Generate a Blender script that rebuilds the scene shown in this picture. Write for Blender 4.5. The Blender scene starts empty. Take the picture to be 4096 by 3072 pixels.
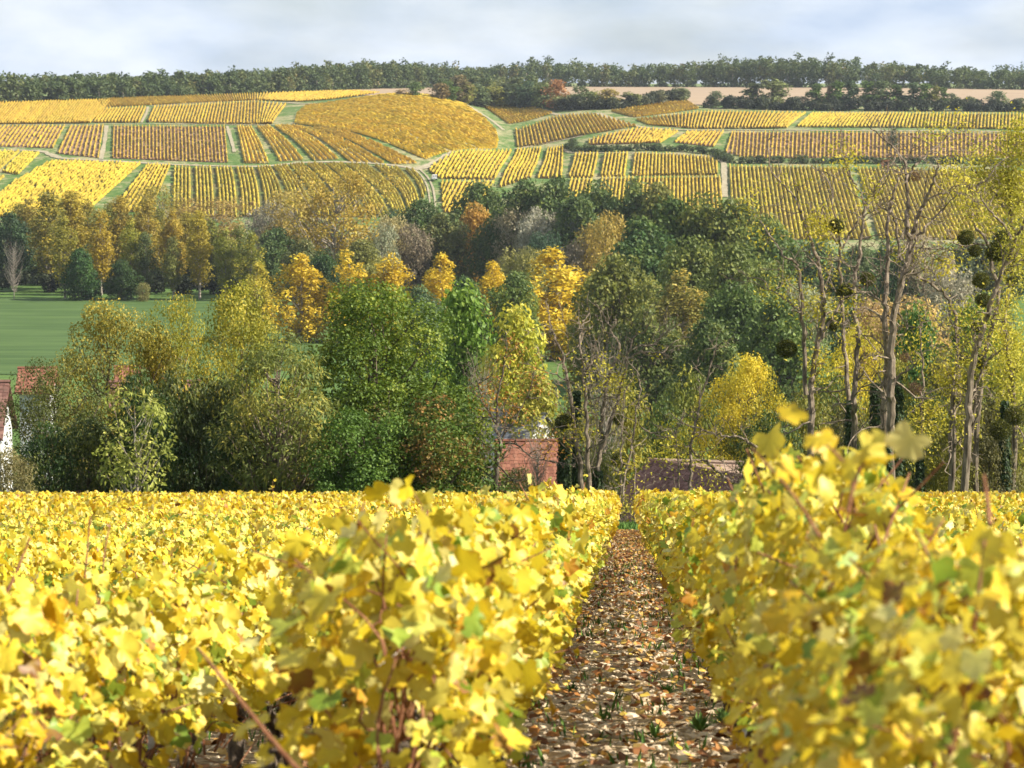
import bpy, math, random
import numpy as np
from mathutils import Vector, Matrix

scene = bpy.context.scene
COL = scene.collection

# ---------------------------------------------------------------- camera
# Photograph measured in its own 4096 x 3072 pixels; focal length 10536 of those pixels.
FPX = 10536.0
HORIZON = 520.0
PITCH = math.atan((1536.0 - HORIZON) / FPX)
cam_data = bpy.data.cameras.new("camera")
cam = bpy.data.objects.new("camera", cam_data)
COL.objects.link(cam)
cam_data.sensor_fit = 'HORIZONTAL'
cam_data.sensor_width = 36.0
cam_data.lens = 36.0 * FPX / 4096.0
cam_data.clip_start = 0.1
cam_data.clip_end = 20000.0
cam_data.dof.use_dof = True
cam_data.dof.focus_distance = 32.0
cam_data.dof.aperture_fstop = 8.0
cam.location = (0, 0, 0)
cam.rotation_euler = (math.pi / 2 - PITCH, 0, 0)
scene.camera = cam

# ---------------------------------------------------------------- sky, sun, exposure
SUN_ELEV = math.radians(36.0)
SUN_AZ = math.radians(97.0)          # clockwise from the viewing direction (+Y) towards +X
world = bpy.data.worlds.new("World")
scene.world = world
world.use_nodes = True
wn, wl = world.node_tree.nodes, world.node_tree.links
wn.clear()
w_out = wn.new('ShaderNodeOutputWorld')
w_bg = wn.new('ShaderNodeBackground')
w_bg.inputs['Strength'].default_value = 0.052
w_sky = wn.new('ShaderNodeTexSky')
w_sky.sky_type = 'NISHITA'
w_sky.sun_disc = False
w_sky.sun_elevation = SUN_ELEV
w_sky.sun_rotation = SUN_AZ
w_sky.altitude = 150.0
w_sky.air_density = 1.0
w_sky.dust_density = 1.2
w_sky.ozone_density = 1.5
# broken cloud sheet: direction projected on a flat cloud base, the same in every direction
w_geo = wn.new('ShaderNodeNewGeometry')
def wmath(op, a, b=None):
    n = wn.new('ShaderNodeMath'); n.operation = op
    for i, v in enumerate((a, b)):
        if v is None: continue
        if isinstance(v, (int, float)): n.inputs[i].default_value = v
        else: wl.new(v, n.inputs[i])
    return n.outputs[0]
w_cmb = wn.new('ShaderNodeMapping')
w_cmb.inputs['Scale'].default_value = (1.0, 1.0, 2.6)
wl.new(w_geo.outputs['Incoming'], w_cmb.inputs['Vector'])
w_noise = wn.new('ShaderNodeTexNoise')
w_noise.inputs['Scale'].default_value = 9.0
w_noise.inputs['Detail'].default_value = 8.0
w_noise.inputs['Roughness'].default_value = 0.55
w_noise.inputs['Distortion'].default_value = 0.3
wl.new(w_cmb.outputs[0], w_noise.inputs['Vector'])
w_ramp = wn.new('ShaderNodeValToRGB')
w_ramp.color_ramp.elements[0].position = 0.36
w_ramp.color_ramp.elements[0].color = (0, 0, 0, 1)
w_ramp.color_ramp.elements[1].position = 0.60
w_ramp.color_ramp.elements[1].color = (1, 1, 1, 1)
wl.new(w_noise.outputs['Fac'], w_ramp.inputs[0])
w_noise2 = wn.new('ShaderNodeTexNoise')
w_noise2.inputs['Scale'].default_value = 16.0
w_noise2.inputs['Detail'].default_value = 6.0
wl.new(w_cmb.outputs[0], w_noise2.inputs['Vector'])
w_cl = wn.new('ShaderNodeValToRGB')
w_cl.color_ramp.elements[0].position = 0.35
w_cl.color_ramp.elements[0].color = (4.6, 5.5, 6.9, 1)
w_cl.color_ramp.elements[1].position = 0.66
w_cl.color_ramp.elements[1].color = (6.9, 7.4, 8.1, 1)
wl.new(w_noise2.outputs['Fac'], w_cl.inputs[0])
w_mix = wn.new('ShaderNodeMix'); w_mix.data_type = 'RGBA'
wl.new(wmath('MULTIPLY', wmath('ADD', wmath('MULTIPLY', w_ramp.outputs[0], 0.45), 0.55), 1.0), w_mix.inputs[0])
wl.new(w_sky.outputs[0], w_mix.inputs[6]); wl.new(w_cl.outputs[0], w_mix.inputs[7])
wl.new(w_mix.outputs[2], w_bg.inputs['Color'])
wl.new(w_bg.outputs[0], w_out.inputs['Surface'])

sun_data = bpy.data.lights.new("sun", 'SUN')
sun_data.energy = 5.0
sun_data.angle = math.radians(0.53)
sun_data.color = (1.0, 0.93, 0.80)
sun = bpy.data.objects.new("sun", sun_data)
COL.objects.link(sun)
to_sun = Vector((math.sin(SUN_AZ) * math.cos(SUN_ELEV), math.cos(SUN_AZ) * math.cos(SUN_ELEV), math.sin(SUN_ELEV)))
sun.rotation_euler = to_sun.to_track_quat('Z', 'Y').to_euler()

scene.view_settings.view_transform = 'Standard'
scene.view_settings.look = 'None'
scene.view_settings.exposure = 1.35
scene.view_settings.gamma = 1.0
scene.view_settings.use_curve_mapping = False
scene.cycles.max_bounces = 8
scene.cycles.diffuse_bounces = 3
scene.cycles.glossy_bounces = 2
scene.cycles.transmission_bounces = 5
scene.cycles.volume_bounces = 0
scene.cycles.use_denoising = True
scene.cycles.sample_clamp_indirect = 6.0

# ---------------------------------------------------------------- numbers: pixels <-> place
CP, SP = math.cos(PITCH), math.sin(PITCH)

def ray(px, py):
    xc = (np.asarray(px, float) - 2048.0) / FPX
    yc = (1536.0 - np.asarray(py, float)) / FPX
    return xc, CP + yc * SP, -SP + yc * CP

def at(px, py, d):
    """The point seen at photo pixel (px, py) at horizontal distance d."""
    x, y, z = ray(px, py)
    return np.stack([x / y * d, np.zeros_like(x) + d, z / y * d], -1)

def z_at(py, d):
    return float(at(2048, py, d)[2])

def sstep(a, b, v):
    t = np.clip((np.asarray(v, float) - a) / (b - a), 0, 1)
    return t * t * (3 - 2 * t)

# near vineyard: rows run towards the photo point (2510, 1966)
ROWX = float(ray(2510, 1966)[0] / ray(2510, 1966)[1])
SLOPE = float(ray(2510, 1966)[2] / ray(2510, 1966)[1])
EYE = 1.17
ROW_END = 77.0
_prof = [(88, SLOPE * 88 - EYE), (130, -21.5), (200, -31.5), (280, -37.3), (340, -38.2), (640, -38.2), (700, z_at(1054, 700)),
         (780, z_at(900, 780)), (900, z_at(700, 900)), (980, z_at(600, 980)), (1080, z_at(500, 1080)), (1280, z_at(402, 1280)),
         (1400, z_at(380, 1400)), (1650, z_at(350, 1650)), (2000, z_at(338, 2000)), (2600, z_at(335, 2600)), (9000, z_at(335, 2600) + 5)]
_py = np.arange(0, 9001, 2.0)
_pz = np.interp(_py, [p[0] for p in _prof], [p[1] for p in _prof])
def _smooth(a, n):
    k = np.ones(n) / n
    return np.convolve(np.pad(a, n // 2, mode='edge'), k, 'valid')[:len(a)]
_pzs = _smooth(_smooth(_pz, 9), 9)
_pzf = _smooth(_smooth(_pz, 31), 31)

def ground_z(x, y):
    x = np.asarray(x, float); y = np.asarray(y, float)
    near = SLOPE * y - EYE
    far = np.interp(y, _py, _pzs) * (1 - sstep(400, 700, y)) + np.interp(y, _py, _pzf) * sstep(400, 700, y)
    z = near * (1 - sstep(84, 96, y)) + far * sstep(84, 96, y)
    s = x - ROWX * y
    z = z - 0.28 * sstep(-0.9, -1.7, s) * sstep(3, 9, y) * (1 - sstep(38, 72, y))
    z = z - 0.10 * sstep(0.9, 1.7, s) * sstep(3, 9, y) * (1 - sstep(38, 72, y))
    hill = sstep(880, 1010, y) * (1 - sstep(1250, 1400, y))
    z = z + hill * (5.0 * np.exp(-((x + 48) / 42.0) ** 2) - 5.5 * np.exp(-((x - 4 - (y - 1050) * -0.06) / 26.0) ** 2))
    z = z + 0.8 * np.sin(x * 0.017 + 1.0) * np.sin(y * 0.011) * sstep(660, 900, y)
    return z

def on_ground(px, py, start=600.0):
    """Photo pixels -> points on the ground sheet, marching along the sight lines from `start`."""
    px = np.atleast_1d(np.asarray(px, float)); py = np.atleast_1d(np.asarray(py, float))
    x, y, z = ray(px, py)
    sx, sz = x / y, z / y
    lo = np.full(px.shape, start); hit = np.full(px.shape, 3500.0); done = np.zeros(px.shape, bool)
    d = start
    while d < 3500:
        d2 = d + 6
        below = sz * d2 < ground_z(sx * d2, np.full(px.shape, d2))
        new = below & ~done
        hit[new] = d2; lo[new] = d; done |= new
        if done.all(): break
        d = d2
    hi = hit.copy()
    for _ in range(14):
        m = 0.5 * (lo + hi)
        b = sz * m < ground_z(sx * m, m)
        hi = np.where(b, m, hi); lo = np.where(b, lo, m)
    return np.stack([sx * hi, hi, ground_z(sx * hi, hi)], -1)

# ---------------------------------------------------------------- mesh helpers
def new_mesh(name, V, F, mats, face_mat=None, rnd=None, smooth=False, edge=None):
    V = np.ascontiguousarray(V, dtype=np.float32)
    F = np.ascontiguousarray(F, dtype=np.int32)
    me = bpy.data.meshes.new(name)
    n, k = F.shape
    me.vertices.add(len(V)); me.vertices.foreach_set('co', V.ravel())
    me.loops.add(n * k); me.loops.foreach_set('vertex_index', F.ravel())
    me.polygons.add(n)
    me.polygons.foreach_set('loop_start', np.arange(0, n * k, k, dtype=np.int32))
    me.polygons.foreach_set('loop_total', np.full(n, k, dtype=np.int32))
    if face_mat is not None: me.polygons.foreach_set('material_index', np.asarray(face_mat, dtype=np.int32))
    me.polygons.foreach_set('use_smooth', np.full(n, bool(smooth)))
    for m in (mats if isinstance(mats, (list, tuple)) else [mats]): me.materials.append(m)
    if rnd is not None:
        a = me.attributes.new('rnd', 'FLOAT', 'FACE'); a.data.foreach_set('value', np.asarray(rnd, dtype=np.float32))
    if edge is not None:
        a = me.attributes.new('edge', 'FLOAT', 'POINT'); a.data.foreach_set('value', np.asarray(edge, dtype=np.float32))
    me.update(calc_edges=True)
    return me

def link(name, data=None, parent=None, loc=None):
    o = bpy.data.objects.new(name, data)
    COL.objects.link(o)
    if parent is not None: o.parent = parent
    if loc is not None: o.location = loc
    return o

def tag(o, label=None, cat=None, group=None, kind=None):
    if label: o['label'] = label
    if cat: o['category'] = cat
    if group: o['group'] = group
    if kind: o['kind'] = kind
    return o

def quads_of(F):
    F = np.asarray(F)
    if F.shape[1] == 3: F = np.concatenate([F, F[:, 2:3]], 1)
    return F

class Bag:
    """Collects quad pieces into one mesh."""
    def __init__(self): self.V, self.F, self.R, self.M, self.n = [], [], [], [], 0
    def add(self, V, F, rnd=0.5, mat=0):
        V = np.asarray(V, float); F = np.asarray(F, int)
        self.V.append(V); self.F.append(F + self.n); self.n += len(V)
        self.R.append(np.broadcast_to(np.asarray(rnd, float), (len(F),)).copy()); self.M.append(np.full(len(F), mat))
    def mesh(self, name, mats, smooth=False):
        return new_mesh(name, np.concatenate(self.V), np.concatenate(self.F), mats, np.concatenate(self.M), np.concatenate(self.R), smooth)
    def box(self, c, s, rz=0.0, rnd=0.5, mat=0):
        x, y, z = [v / 2 for v in s]
        P = np.array([[-x,-y,-z],[x,-y,-z],[x,y,-z],[-x,y,-z],[-x,-y,z],[x,-y,z],[x,y,z],[-x,y,z]])
        ca, sa = math.cos(rz), math.sin(rz)
        P = P @ np.array([[ca, sa, 0], [-sa, ca, 0], [0, 0, 1]]) + np.asarray(c)
        self.add(P, [[3,2,1,0],[4,5,6,7],[0,1,5,4],[1,2,6,5],[2,3,7,6],[3,0,4,7]], rnd, mat)
    def tube(self, pts, rad, sides=5, rnd=0.5, mat=0, cap=True):
        pts = np.asarray(pts, float); n = len(pts)
        rad = np.broadcast_to(np.asarray(rad, float), (n,))
        t = np.gradient(pts, axis=0); t /= np.linalg.norm(t, axis=1, keepdims=True) + 1e-9
        ref = np.array([0.31, 0.87, 0.12]) if abs(t[0][2]) > 0.7 else np.array([0.05, 0.1, 1.0])
        a = np.cross(t, ref); a /= np.linalg.norm(a, axis=1, keepdims=True) + 1e-9
        b = np.cross(t, a)
        th = np.arange(sides) * 2 * math.pi / sides
        V = pts[:, None, :] + rad[:, None, None] * (np.cos(th)[None, :, None] * a[:, None, :] + np.sin(th)[None, :, None] * b[:, None, :])
        V = V.reshape(-1, 3)
        i = np.arange(n - 1)[:, None] * sides; j = np.arange(sides)[None, :]; j2 = (j + 1) % sides
        F = np.stack([i + j, i + j2, i + sides + j2, i + sides + j], -1).reshape(-1, 4)
        self.add(V, F, rnd, mat)

def unit(rng, n):
    v = rng.normal(size=(n, 3)); return v / (np.linalg.norm(v, axis=1, keepdims=True) + 1e-9)
def norm(v): return v / (np.linalg.norm(v, axis=1, keepdims=True) + 1e-9)

def leaf_quads(P, N, T, L, W, fold=0.12):
    """Pointed leaf (one folded quad as two halves would double the count): base, side, tip, side."""
    N = norm(N); T = norm(T - N * np.sum(T * N, 1, keepdims=True)); B = np.cross(N, T)
    L = np.asarray(L)[:, None]; W = np.asarray(W)[:, None]
    m = P + T * L * 0.45 + N * W * fold
    V = np.stack([P, m + B * W * 0.5, P + T * L, m - B * W * 0.5], 1).reshape(-1, 3)
    F = np.arange(len(P) * 4).reshape(-1, 4)
    return V, F

def catmull(P, n=6):
    P = np.asarray(P, float)
    Q = np.vstack([2 * P[0] - P[1], P, 2 * P[-1] - P[-2]])
    out = []
    for i in range(1, len(Q) - 2):
        for t in np.linspace(0, 1, n, endpoint=False):
            a, b, c, d = Q[i - 1], Q[i], Q[i + 1], Q[i + 2]
            out.append(0.5 * (2 * b + (c - a) * t + (2 * a - 5 * b + 4 * c - d) * t * t + (3 * b - a - 3 * c + d) * t ** 3))
    out.append(P[-1])
    return np.array(out)

# ---------------------------------------------------------------- materials
def mat(name):
    m = bpy.data.materials.new(name); m.use_nodes = True
    m.node_tree.nodes.clear()
    return m, m.node_tree.nodes, m.node_tree.links

class NT:
    """Small shorthand for node trees."""
    def __init__(self, name):
        self.m, self.n, self.l = mat(name)
    def node(self, t, **kw):
        n = self.n.new(t)
        for k, v in kw.items(): setattr(n, k, v)
        return n
    def put(self, sock, v):
        if isinstance(v, bpy.types.NodeSocket): self.l.new(v, sock)
        elif v is not None: sock.default_value = v
    def math(self, op, a, b=0.0, clamp=False):
        n = self.node('ShaderNodeMath', operation=op, use_clamp=clamp); self.put(n.inputs[0], a); self.put(n.inputs[1], b); return n.outputs[0]
    def mix(self, f, a, b, mode='MIX'):
        n = self.node('ShaderNodeMix', data_type='RGBA', blend_type=mode)
        self.put(n.inputs[0], f); self.put(n.inputs[6], a if isinstance(a, bpy.types.NodeSocket) else (*a, 1)[:4]); self.put(n.inputs[7], b if isinstance(b, bpy.types.NodeSocket) else (*b, 1)[:4]); return n.outputs[2]
    def noise(self, scale, detail=4.0, rough=0.55, vec=None, dist=0.0):
        n = self.node('ShaderNodeTexNoise'); n.inputs['Scale'].default_value = scale; n.inputs['Detail'].default_value = detail
        n.inputs['Roughness'].default_value = rough; n.inputs['Distortion'].default_value = dist
        self.put(n.inputs['Vector'], vec if vec is not None else self.pos()); return n.outputs['Fac']
    def pos(self):
        if not hasattr(self, '_p'): self._p = self.node('ShaderNodeNewGeometry').outputs['Position']
        return self._p
    def obj(self): return self.node('ShaderNodeTexCoord').outputs['Object']
    def ramp(self, f, stops):
        n = self.node('ShaderNodeValToRGB'); e = n.color_ramp.elements
        while len(e) < len(stops): e.new(0.5)
        for q, (p, c) in zip(e, stops): q.position = p; q.color = (*c, 1)[:4] if len(c) == 3 else c
        self.put(n.inputs[0], f); return n.outputs[0]
    def step(self, v, a, b):
        n = self.node('ShaderNodeMapRange', interpolation_type='SMOOTHSTEP'); self.put(n.inputs[0], v); n.inputs[1].default_value = a; n.inputs[2].default_value = b; return n.outputs[0]
    def attr(self, name, kind='GEOMETRY'):
        return self.node('ShaderNodeAttribute', attribute_name=name, attribute_type=kind)
    def scaled(self, sx, sy, sz, vec=None):
        n = self.node('ShaderNodeMapping'); n.inputs['Scale'].default_value = (sx, sy, sz); self.put(n.inputs['Vector'], vec if vec is not None else self.pos()); return n.outputs[0]
    def alb(self, c):
        n = self.node('ShaderNodeVectorMath', operation='SCALE'); self.put(n.inputs[0], c if isinstance(c, bpy.types.NodeSocket) else tuple(c)[:3]); n.inputs['Scale'].default_value = 0.70
        return n.outputs[0]
    def bsdf(self, color, rough=0.8, spec=0.3, bump=None, bump_d=0.02, bump_s=0.6, metal=0.0):
        p = self.node('ShaderNodeBsdfPrincipled'); self.put(p.inputs['Base Color'], self.alb(color)); self.put(p.inputs['Roughness'], rough)
        p.inputs['Specular IOR Level'].default_value = spec; p.inputs['Metallic'].default_value = metal
        if bump is not None:
            b = self.node('ShaderNodeBump'); b.inputs['Distance'].default_value = bump_d; b.inputs['Strength'].default_value = bump_s; self.put(b.inputs['Height'], bump); self.l.new(b.outputs[0], p.inputs['Normal'])
        return p.outputs[0]
    def leaf(self, color, trans_color, trans=0.4, rough=0.5, spec=0.35):
        a = self.bsdf(color, rough, spec)
        t = self.node('ShaderNodeBsdfTranslucent'); self.put(t.inputs['Color'], self.alb(trans_color))
        x = self.node('ShaderNodeMixShader'); self.put(x.inputs[0], trans); self.l.new(a, x.inputs[1]); self.l.new(t.outputs[0], x.inputs[2]); return x.outputs[0]
    def out(self, s):
        o = self.node('ShaderNodeOutputMaterial'); self.l.new(s, o.inputs['Surface']); return self.m

def make_foliage():
    t = NT('tree_foliage')
    rnd = t.attr('rnd').outputs['Fac']
    base = t.node('ShaderNodeObjectInfo').outputs['Color']
    tint = t.attr('tint', 'OBJECT').outputs['Color']
    patch = t.noise(0.45, 3.0)
    f = t.math('ADD', t.math('MULTIPLY', rnd, 0.55), t.math('MULTIPLY', patch, 0.75))
    c = t.mix(t.step(f, 0.62, 0.95), base, tint)
    v = t.math('ADD', t.math('MULTIPLY', rnd, 0.7), 0.65)
    n = t.node('ShaderNodeVectorMath', operation='SCALE'); t.put(n.inputs[0], c); t.put(n.inputs['Scale'], v)
    return t.out(t.leaf(n.outputs[0], n.outputs[0], 0.36, 0.55, 0.25))
M_FOL = make_foliage()

def make_vine_leaf():
    t = NT('vine_leaf')
    rnd = t.attr('rnd').outputs['Fac']
    c = t.ramp(rnd, [(0.0, (0.24, 0.085, 0.02)), (0.05, (0.50, 0.20, 0.02)), (0.10, (0.78, 0.44, 0.02)), (0.24, (0.80, 0.53, 0.022)), (0.45, (0.82, 0.63, 0.025)),
                     (0.66, (0.85, 0.71, 0.10)), (0.80, (0.86, 0.76, 0.28)), (0.88, (0.72, 0.74, 0.12)), (0.95, (0.44, 0.56, 0.06)), (1.0, (0.22, 0.36, 0.04))])
    spot = t.noise(26.0, 5.0, 0.65)
    c = t.mix(t.math('MULTIPLY', t.step(spot, 0.58, 0.72), 0.55), c, (0.48, 0.20, 0.02))
    big = t.noise(0.9, 2.0)
    c = t.mix(t.math('MULTIPLY', t.step(big, 0.55, 0.75), 0.35), c, (0.72, 0.68, 0.06))
    edge = t.attr('edge').outputs['Fac']
    rim = t.math('MULTIPLY', t.step(t.math('ADD', edge, t.math('MULTIPLY', t.noise(45.0, 3.0), 0.7)), 0.95, 1.55), t.step(t.noise(7.0, 1.0), 0.42, 0.62))
    c = t.mix(t.math('MULTIPLY', rim, 0.75), c, (0.42, 0.17, 0.02))
    c = t.mix(t.math('MULTIPLY', t.math('SUBTRACT', 1.0, edge), 0.22), c, (0.66, 0.66, 0.07))
    return t.out(t.leaf(c, c, 0.33, 0.48, 0.35))
M_VLEAF = make_vine_leaf()

def make_litter():
    t = NT('fallen_leaf')
    c = t.ramp(t.attr('rnd').outputs['Fac'], [(0.0, (0.16, 0.06, 0.02)), (0.4, (0.40, 0.16, 0.035)), (0.65, (0.56, 0.27, 0.055)), (0.8, (0.66, 0.44, 0.14)), (1.0, (0.80, 0.56, 0.08))])
    return t.out(t.leaf(c, c, 0.15, 0.6, 0.3))
M_LITTER = make_litter()

def make_bark(name, c1, c2, scale=9.0):
    t = NT(name)
    n = t.noise(scale, 6.0, 0.6, t.scaled(1, 1, 0.25))
    return t.out(t.bsdf(t.mix(t.step(n, 0.35, 0.68), c1, c2), 0.85, 0.2, n, 0.02, 0.7))
M_BARK = make_bark('tree_bark', (0.075, 0.055, 0.038), (0.24, 0.19, 0.14))
M_PALE = make_bark('pale_bark', (0.24, 0.20, 0.155), (0.48, 0.42, 0.35))
M_ROB = make_bark('robinia_bark', (0.12, 0.09, 0.062), (0.36, 0.285, 0.205), 7.0)
M_CANE = make_bark('vine_cane', (0.20, 0.075, 0.035), (0.40, 0.20, 0.10), 30.0)
M_VTRUNK = make_bark('vine_trunk', (0.045, 0.032, 0.024), (0.16, 0.12, 0.085), 40.0)

def make_row():
    t = NT('far_vines')
    rnd = t.attr('rnd').outputs['Fac']
    base = t.node('ShaderNodeObjectInfo').outputs['Color']
    p1 = t.noise(0.06, 3.0); p2 = t.noise(0.9, 3.0)
    c = t.mix(t.math('MULTIPLY', t.step(p1, 0.52, 0.72), 0.45), base, (0.50, 0.44, 0.05))
    c = t.mix(t.math('MULTIPLY', t.step(t.math('ADD', t.math('MULTIPLY', rnd, 0.5), t.math('MULTIPLY', p2, 0.5)), 0.60, 0.78), 0.35), c, (0.40, 0.24, 0.04))
    n = t.node('ShaderNodeVectorMath', operation='SCALE'); t.put(n.inputs[0], c); t.put(n.inputs['Scale'], t.math('ADD', t.math('MULTIPLY', rnd, 0.6), 0.7))
    return t.out(t.leaf(n.outputs[0], n.outputs[0], 0.35, 0.6, 0.2))
M_ROW = make_row()

def make_soil():
    t = NT('plot_soil')
    base = t.node('ShaderNodeObjectInfo').outputs['Color']
    tint = t.attr('tint', 'OBJECT').outputs['Color']
    n1 = t.noise(0.08, 4.0); n2 = t.noise(0.9, 4.0)
    c = t.mix(t.step(t.math('ADD', t.math('MULTIPLY', n1, 0.6), t.math('MULTIPLY', n2, 0.4)), 0.42, 0.62), base, tint)
    return t.out(t.bsdf(c, 0.95, 0.1))
M_SOIL = make_soil()

def make_ground():
    t = NT('ground')
    pos = t.pos()
    sep = t.node('ShaderNodeSeparateXYZ'); t.put(sep.inputs[0], pos)
    y = sep.outputs['Y']
    n1 = t.noise(14.0, 6.0, 0.65); n2 = t.noise(1.1, 4.0); n3 = t.noise(60.0, 4.0)
    soil = t.mix(t.step(n1, 0.38, 0.66), (0.20, 0.125, 0.06), (0.56, 0.42, 0.24))
    soil = t.mix(t.math('MULTIPLY', t.step(n2, 0.54, 0.70), 0.5), soil, (0.16, 0.16, 0.05))
    g1 = t.noise(0.05, 4.0); g2 = t.noise(0.5, 4.0)
    grass = t.mix(t.step(g2, 0.35, 0.7), (0.075, 0.15, 0.03), (0.14, 0.21, 0.055))
    dry = t.mix(t.step(t.math('ADD', t.math('MULTIPLY', g1, 0.55), t.math('MULTIPLY', g2, 0.45)), 0.46, 0.60), grass, (0.36, 0.32, 0.17))
    g = t.mix(t.step(y, 620.0, 760.0), grass, dry)
    c = t.mix(t.step(t.math('ADD', y, t.math('MULTIPLY', n2, 1.6)), 77.9, 78.6), soil, g)
    return t.out(t.bsdf(c, 0.95, 0.12, t.math('ADD', n1, t.math('MULTIPLY', n3, 0.4)), 0.05, 0.8))
M_GROUND = make_ground()

def make_plain(name, c1, c2, scale, rough=0.9, vec=None, spec=0.15, bump=0.0):
    t = NT(name)
    n = t.noise(scale, 5.0, 0.6, t.scaled(*vec) if vec else None)
    return t.out(t.bsdf(t.mix(t.step(n, 0.34, 0.68), c1, c2), rough, spec, n if bump else None, bump or 0.01))
M_TRACK = make_plain('track_dirt', (0.30, 0.26, 0.16), (0.46, 0.40, 0.28), 0.6)
M_FIELD = make_plain('young_crop', (0.050, 0.098, 0.022), (0.090, 0.150, 0.038), 0.16, vec=(0.25, 1.4, 1))
M_MEADOW = make_plain('meadow_grass', (0.09, 0.20, 0.03), (0.13, 0.26, 0.045), 0.3)
M_STUBBLE = make_plain('stubble', (0.33, 0.24, 0.16), (0.43, 0.32, 0.21), 0.12, vec=(0.15, 1.6, 1))
M_STONE = make_plain('limestone', (0.46, 0.34, 0.22), (0.80, 0.66, 0.47), 9.0, bump=0.01)
M_GRASS = make_plain('grass_blade', (0.07, 0.16, 0.03), (0.16, 0.27, 0.06), 5.0, 0.6)
M_ZINC = make_plain('galvanised_steel', (0.40, 0.43, 0.47), (0.62, 0.65, 0.70), 30.0, 0.45, spec=0.5)
M_WIRE = make_plain('trellis_wire', (0.45, 0.42, 0.36), (0.62, 0.58, 0.50), 20.0, 0.5, spec=0.5)
M_WHITE = make_plain('white_render', (0.66, 0.66, 0.64), (0.80, 0.80, 0.78), 1.5)
M_VAN = make_plain('van_paint', (0.80, 0.80, 0.80), (0.84, 0.84, 0.84), 1.0, 0.3, spec=0.5)
M_BLACK = make_plain('dark_rubber', (0.02, 0.02, 0.02), (0.04, 0.04, 0.04), 6.0, 0.7)
M_GLASS = make_plain('dark_glass', (0.02, 0.025, 0.03), (0.035, 0.04, 0.05), 2.0, 0.1, spec=0.6)
M_BRICK = make_plain('hut_brick', (0.42, 0.17, 0.07), (0.60, 0.27, 0.11), 2.0)
M_WOOD = make_plain('weathered_wood', (0.10, 0.07, 0.05), (0.20, 0.15, 0.11), 6.0)
def make_tile(name, stops):
    t = NT(name)
    r = t.node('ShaderNodeObjectInfo').outputs['Random']; q = t.attr('rnd').outputs['Fac']
    c = t.ramp(t.math('FRACT', t.math('ADD', r, q)), stops)
    n = t.noise(4.0, 5.0)
    c = t.mix(t.math('MULTIPLY', t.step(n, 0.5, 0.75), 0.5), c, (0.10, 0.09, 0.06))
    return t.out(t.bsdf(c, 0.9, 0.15))
M_TRED = make_tile('red_tile', [(0, (0.22, 0.09, 0.06)), (0.5, (0.30, 0.125, 0.08)), (1, (0.38, 0.17, 0.11))])
M_TDARK = make_tile('purple_brown_tile', [(0, (0.16, 0.08, 0.065)), (0.5, (0.24, 0.125, 0.10)), (1, (0.32, 0.18, 0.14))])
M_TPALE = make_tile('pale_tile', [(0, (0.42, 0.28, 0.20)), (0.5, (0.55, 0.38, 0.27)), (1, (0.64, 0.46, 0.34))])
M_SLATE = make_tile('grey_slate', [(0, (0.22, 0.22, 0.23)), (0.5, (0.30, 0.30, 0.31)), (1, (0.36, 0.36, 0.37))])

# ---------------------------------------------------------------- the ground: one sheet out to the horizon
def build_ground():
    ys = list(np.arange(-30, 96, 0.6))
    y = ys[-1]; st = 1.0
    while y < 9000:
        y += st; st = min(st * 1.03, 400) if y > 1700 else min(st * 1.03, 7.0); ys.append(y)
    ys = np.array(ys); nx = 171
    u = np.linspace(-1, 1, nx)
    w = 22 + 0.40 * np.maximum(ys, 0)
    X = u[None, :] * w[:, None]; Y = np.repeat(ys[:, None], nx, 1)
    Z = ground_z(X, Y)
    V = np.stack([X, Y, Z], -1).reshape(-1, 3)
    i = np.arange(len(ys) - 1)[:, None] * nx; j = np.arange(nx - 1)[None, :]
    F = np.stack([i + j, i + j + 1, i + nx + j + 1, i + nx + j], -1).reshape(-1, 4)
    o = link('ground', new_mesh('ground', V, F, M_GROUND, smooth=True))
    tag(o, kind='structure')
build_ground()

def sheet(name, pts_px, m, lift=0.15, n=24, k=24, start=600.0):
    """A patch of ground cover between a far edge and a near edge, both given as photo polylines."""
    far, near = pts_px
    def samp(pl, n):
        pl = np.array(pl, float); t = np.linspace(0, len(pl) - 1, n)
        return np.stack([np.interp(t, np.arange(len(pl)), pl[:, 0]), np.interp(t, np.arange(len(pl)), pl[:, 1])], 1)
    a, b = samp(far, n), samp(near, n)
    A = on_ground(a[:, 0], a[:, 1], start); B = on_ground(b[:, 0], b[:, 1], start)
    t = np.linspace(0, 1, k)[:, None, None]
    G = A[None] * (1 - t) + B[None] * t
    G[..., 2] = ground_z(G[..., 0], G[..., 1]) + lift
    i = np.arange(k - 1)[:, None] * n; j = np.arange(n - 1)[None, :]
    F = np.stack([i + n + j, i + n + j + 1, i + j + 1, i + j], -1).reshape(-1, 4)
    o = link(name, new_mesh(name, G.reshape(-1, 3), F, m, smooth=True))
    return tag(o, kind='structure')

sheet('field', ([(-700, 1192), (0, 1192), (400, 1198), (760, 1200), (1250, 1205)], [(-900, 1560), (0, 1500), (700, 1500), (1250, 1480)]), M_FIELD, 0.10, 40, 60, 350)
sheet('meadow', ([(1500, 1046), (1660, 1044), (1960, 1050)], [(1450, 1180), (1700, 1190), (1980, 1190)]), M_MEADOW, 0.14, 30, 30, 400)
sheet('stubble_field', ([(1250, 352), (2000, 349), (3000, 349), (4400, 360)], [(1250, 374), (2000, 410), (3000, 425), (4400, 425)]), M_STUBBLE, 0.4, 40, 30, 900)

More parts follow.
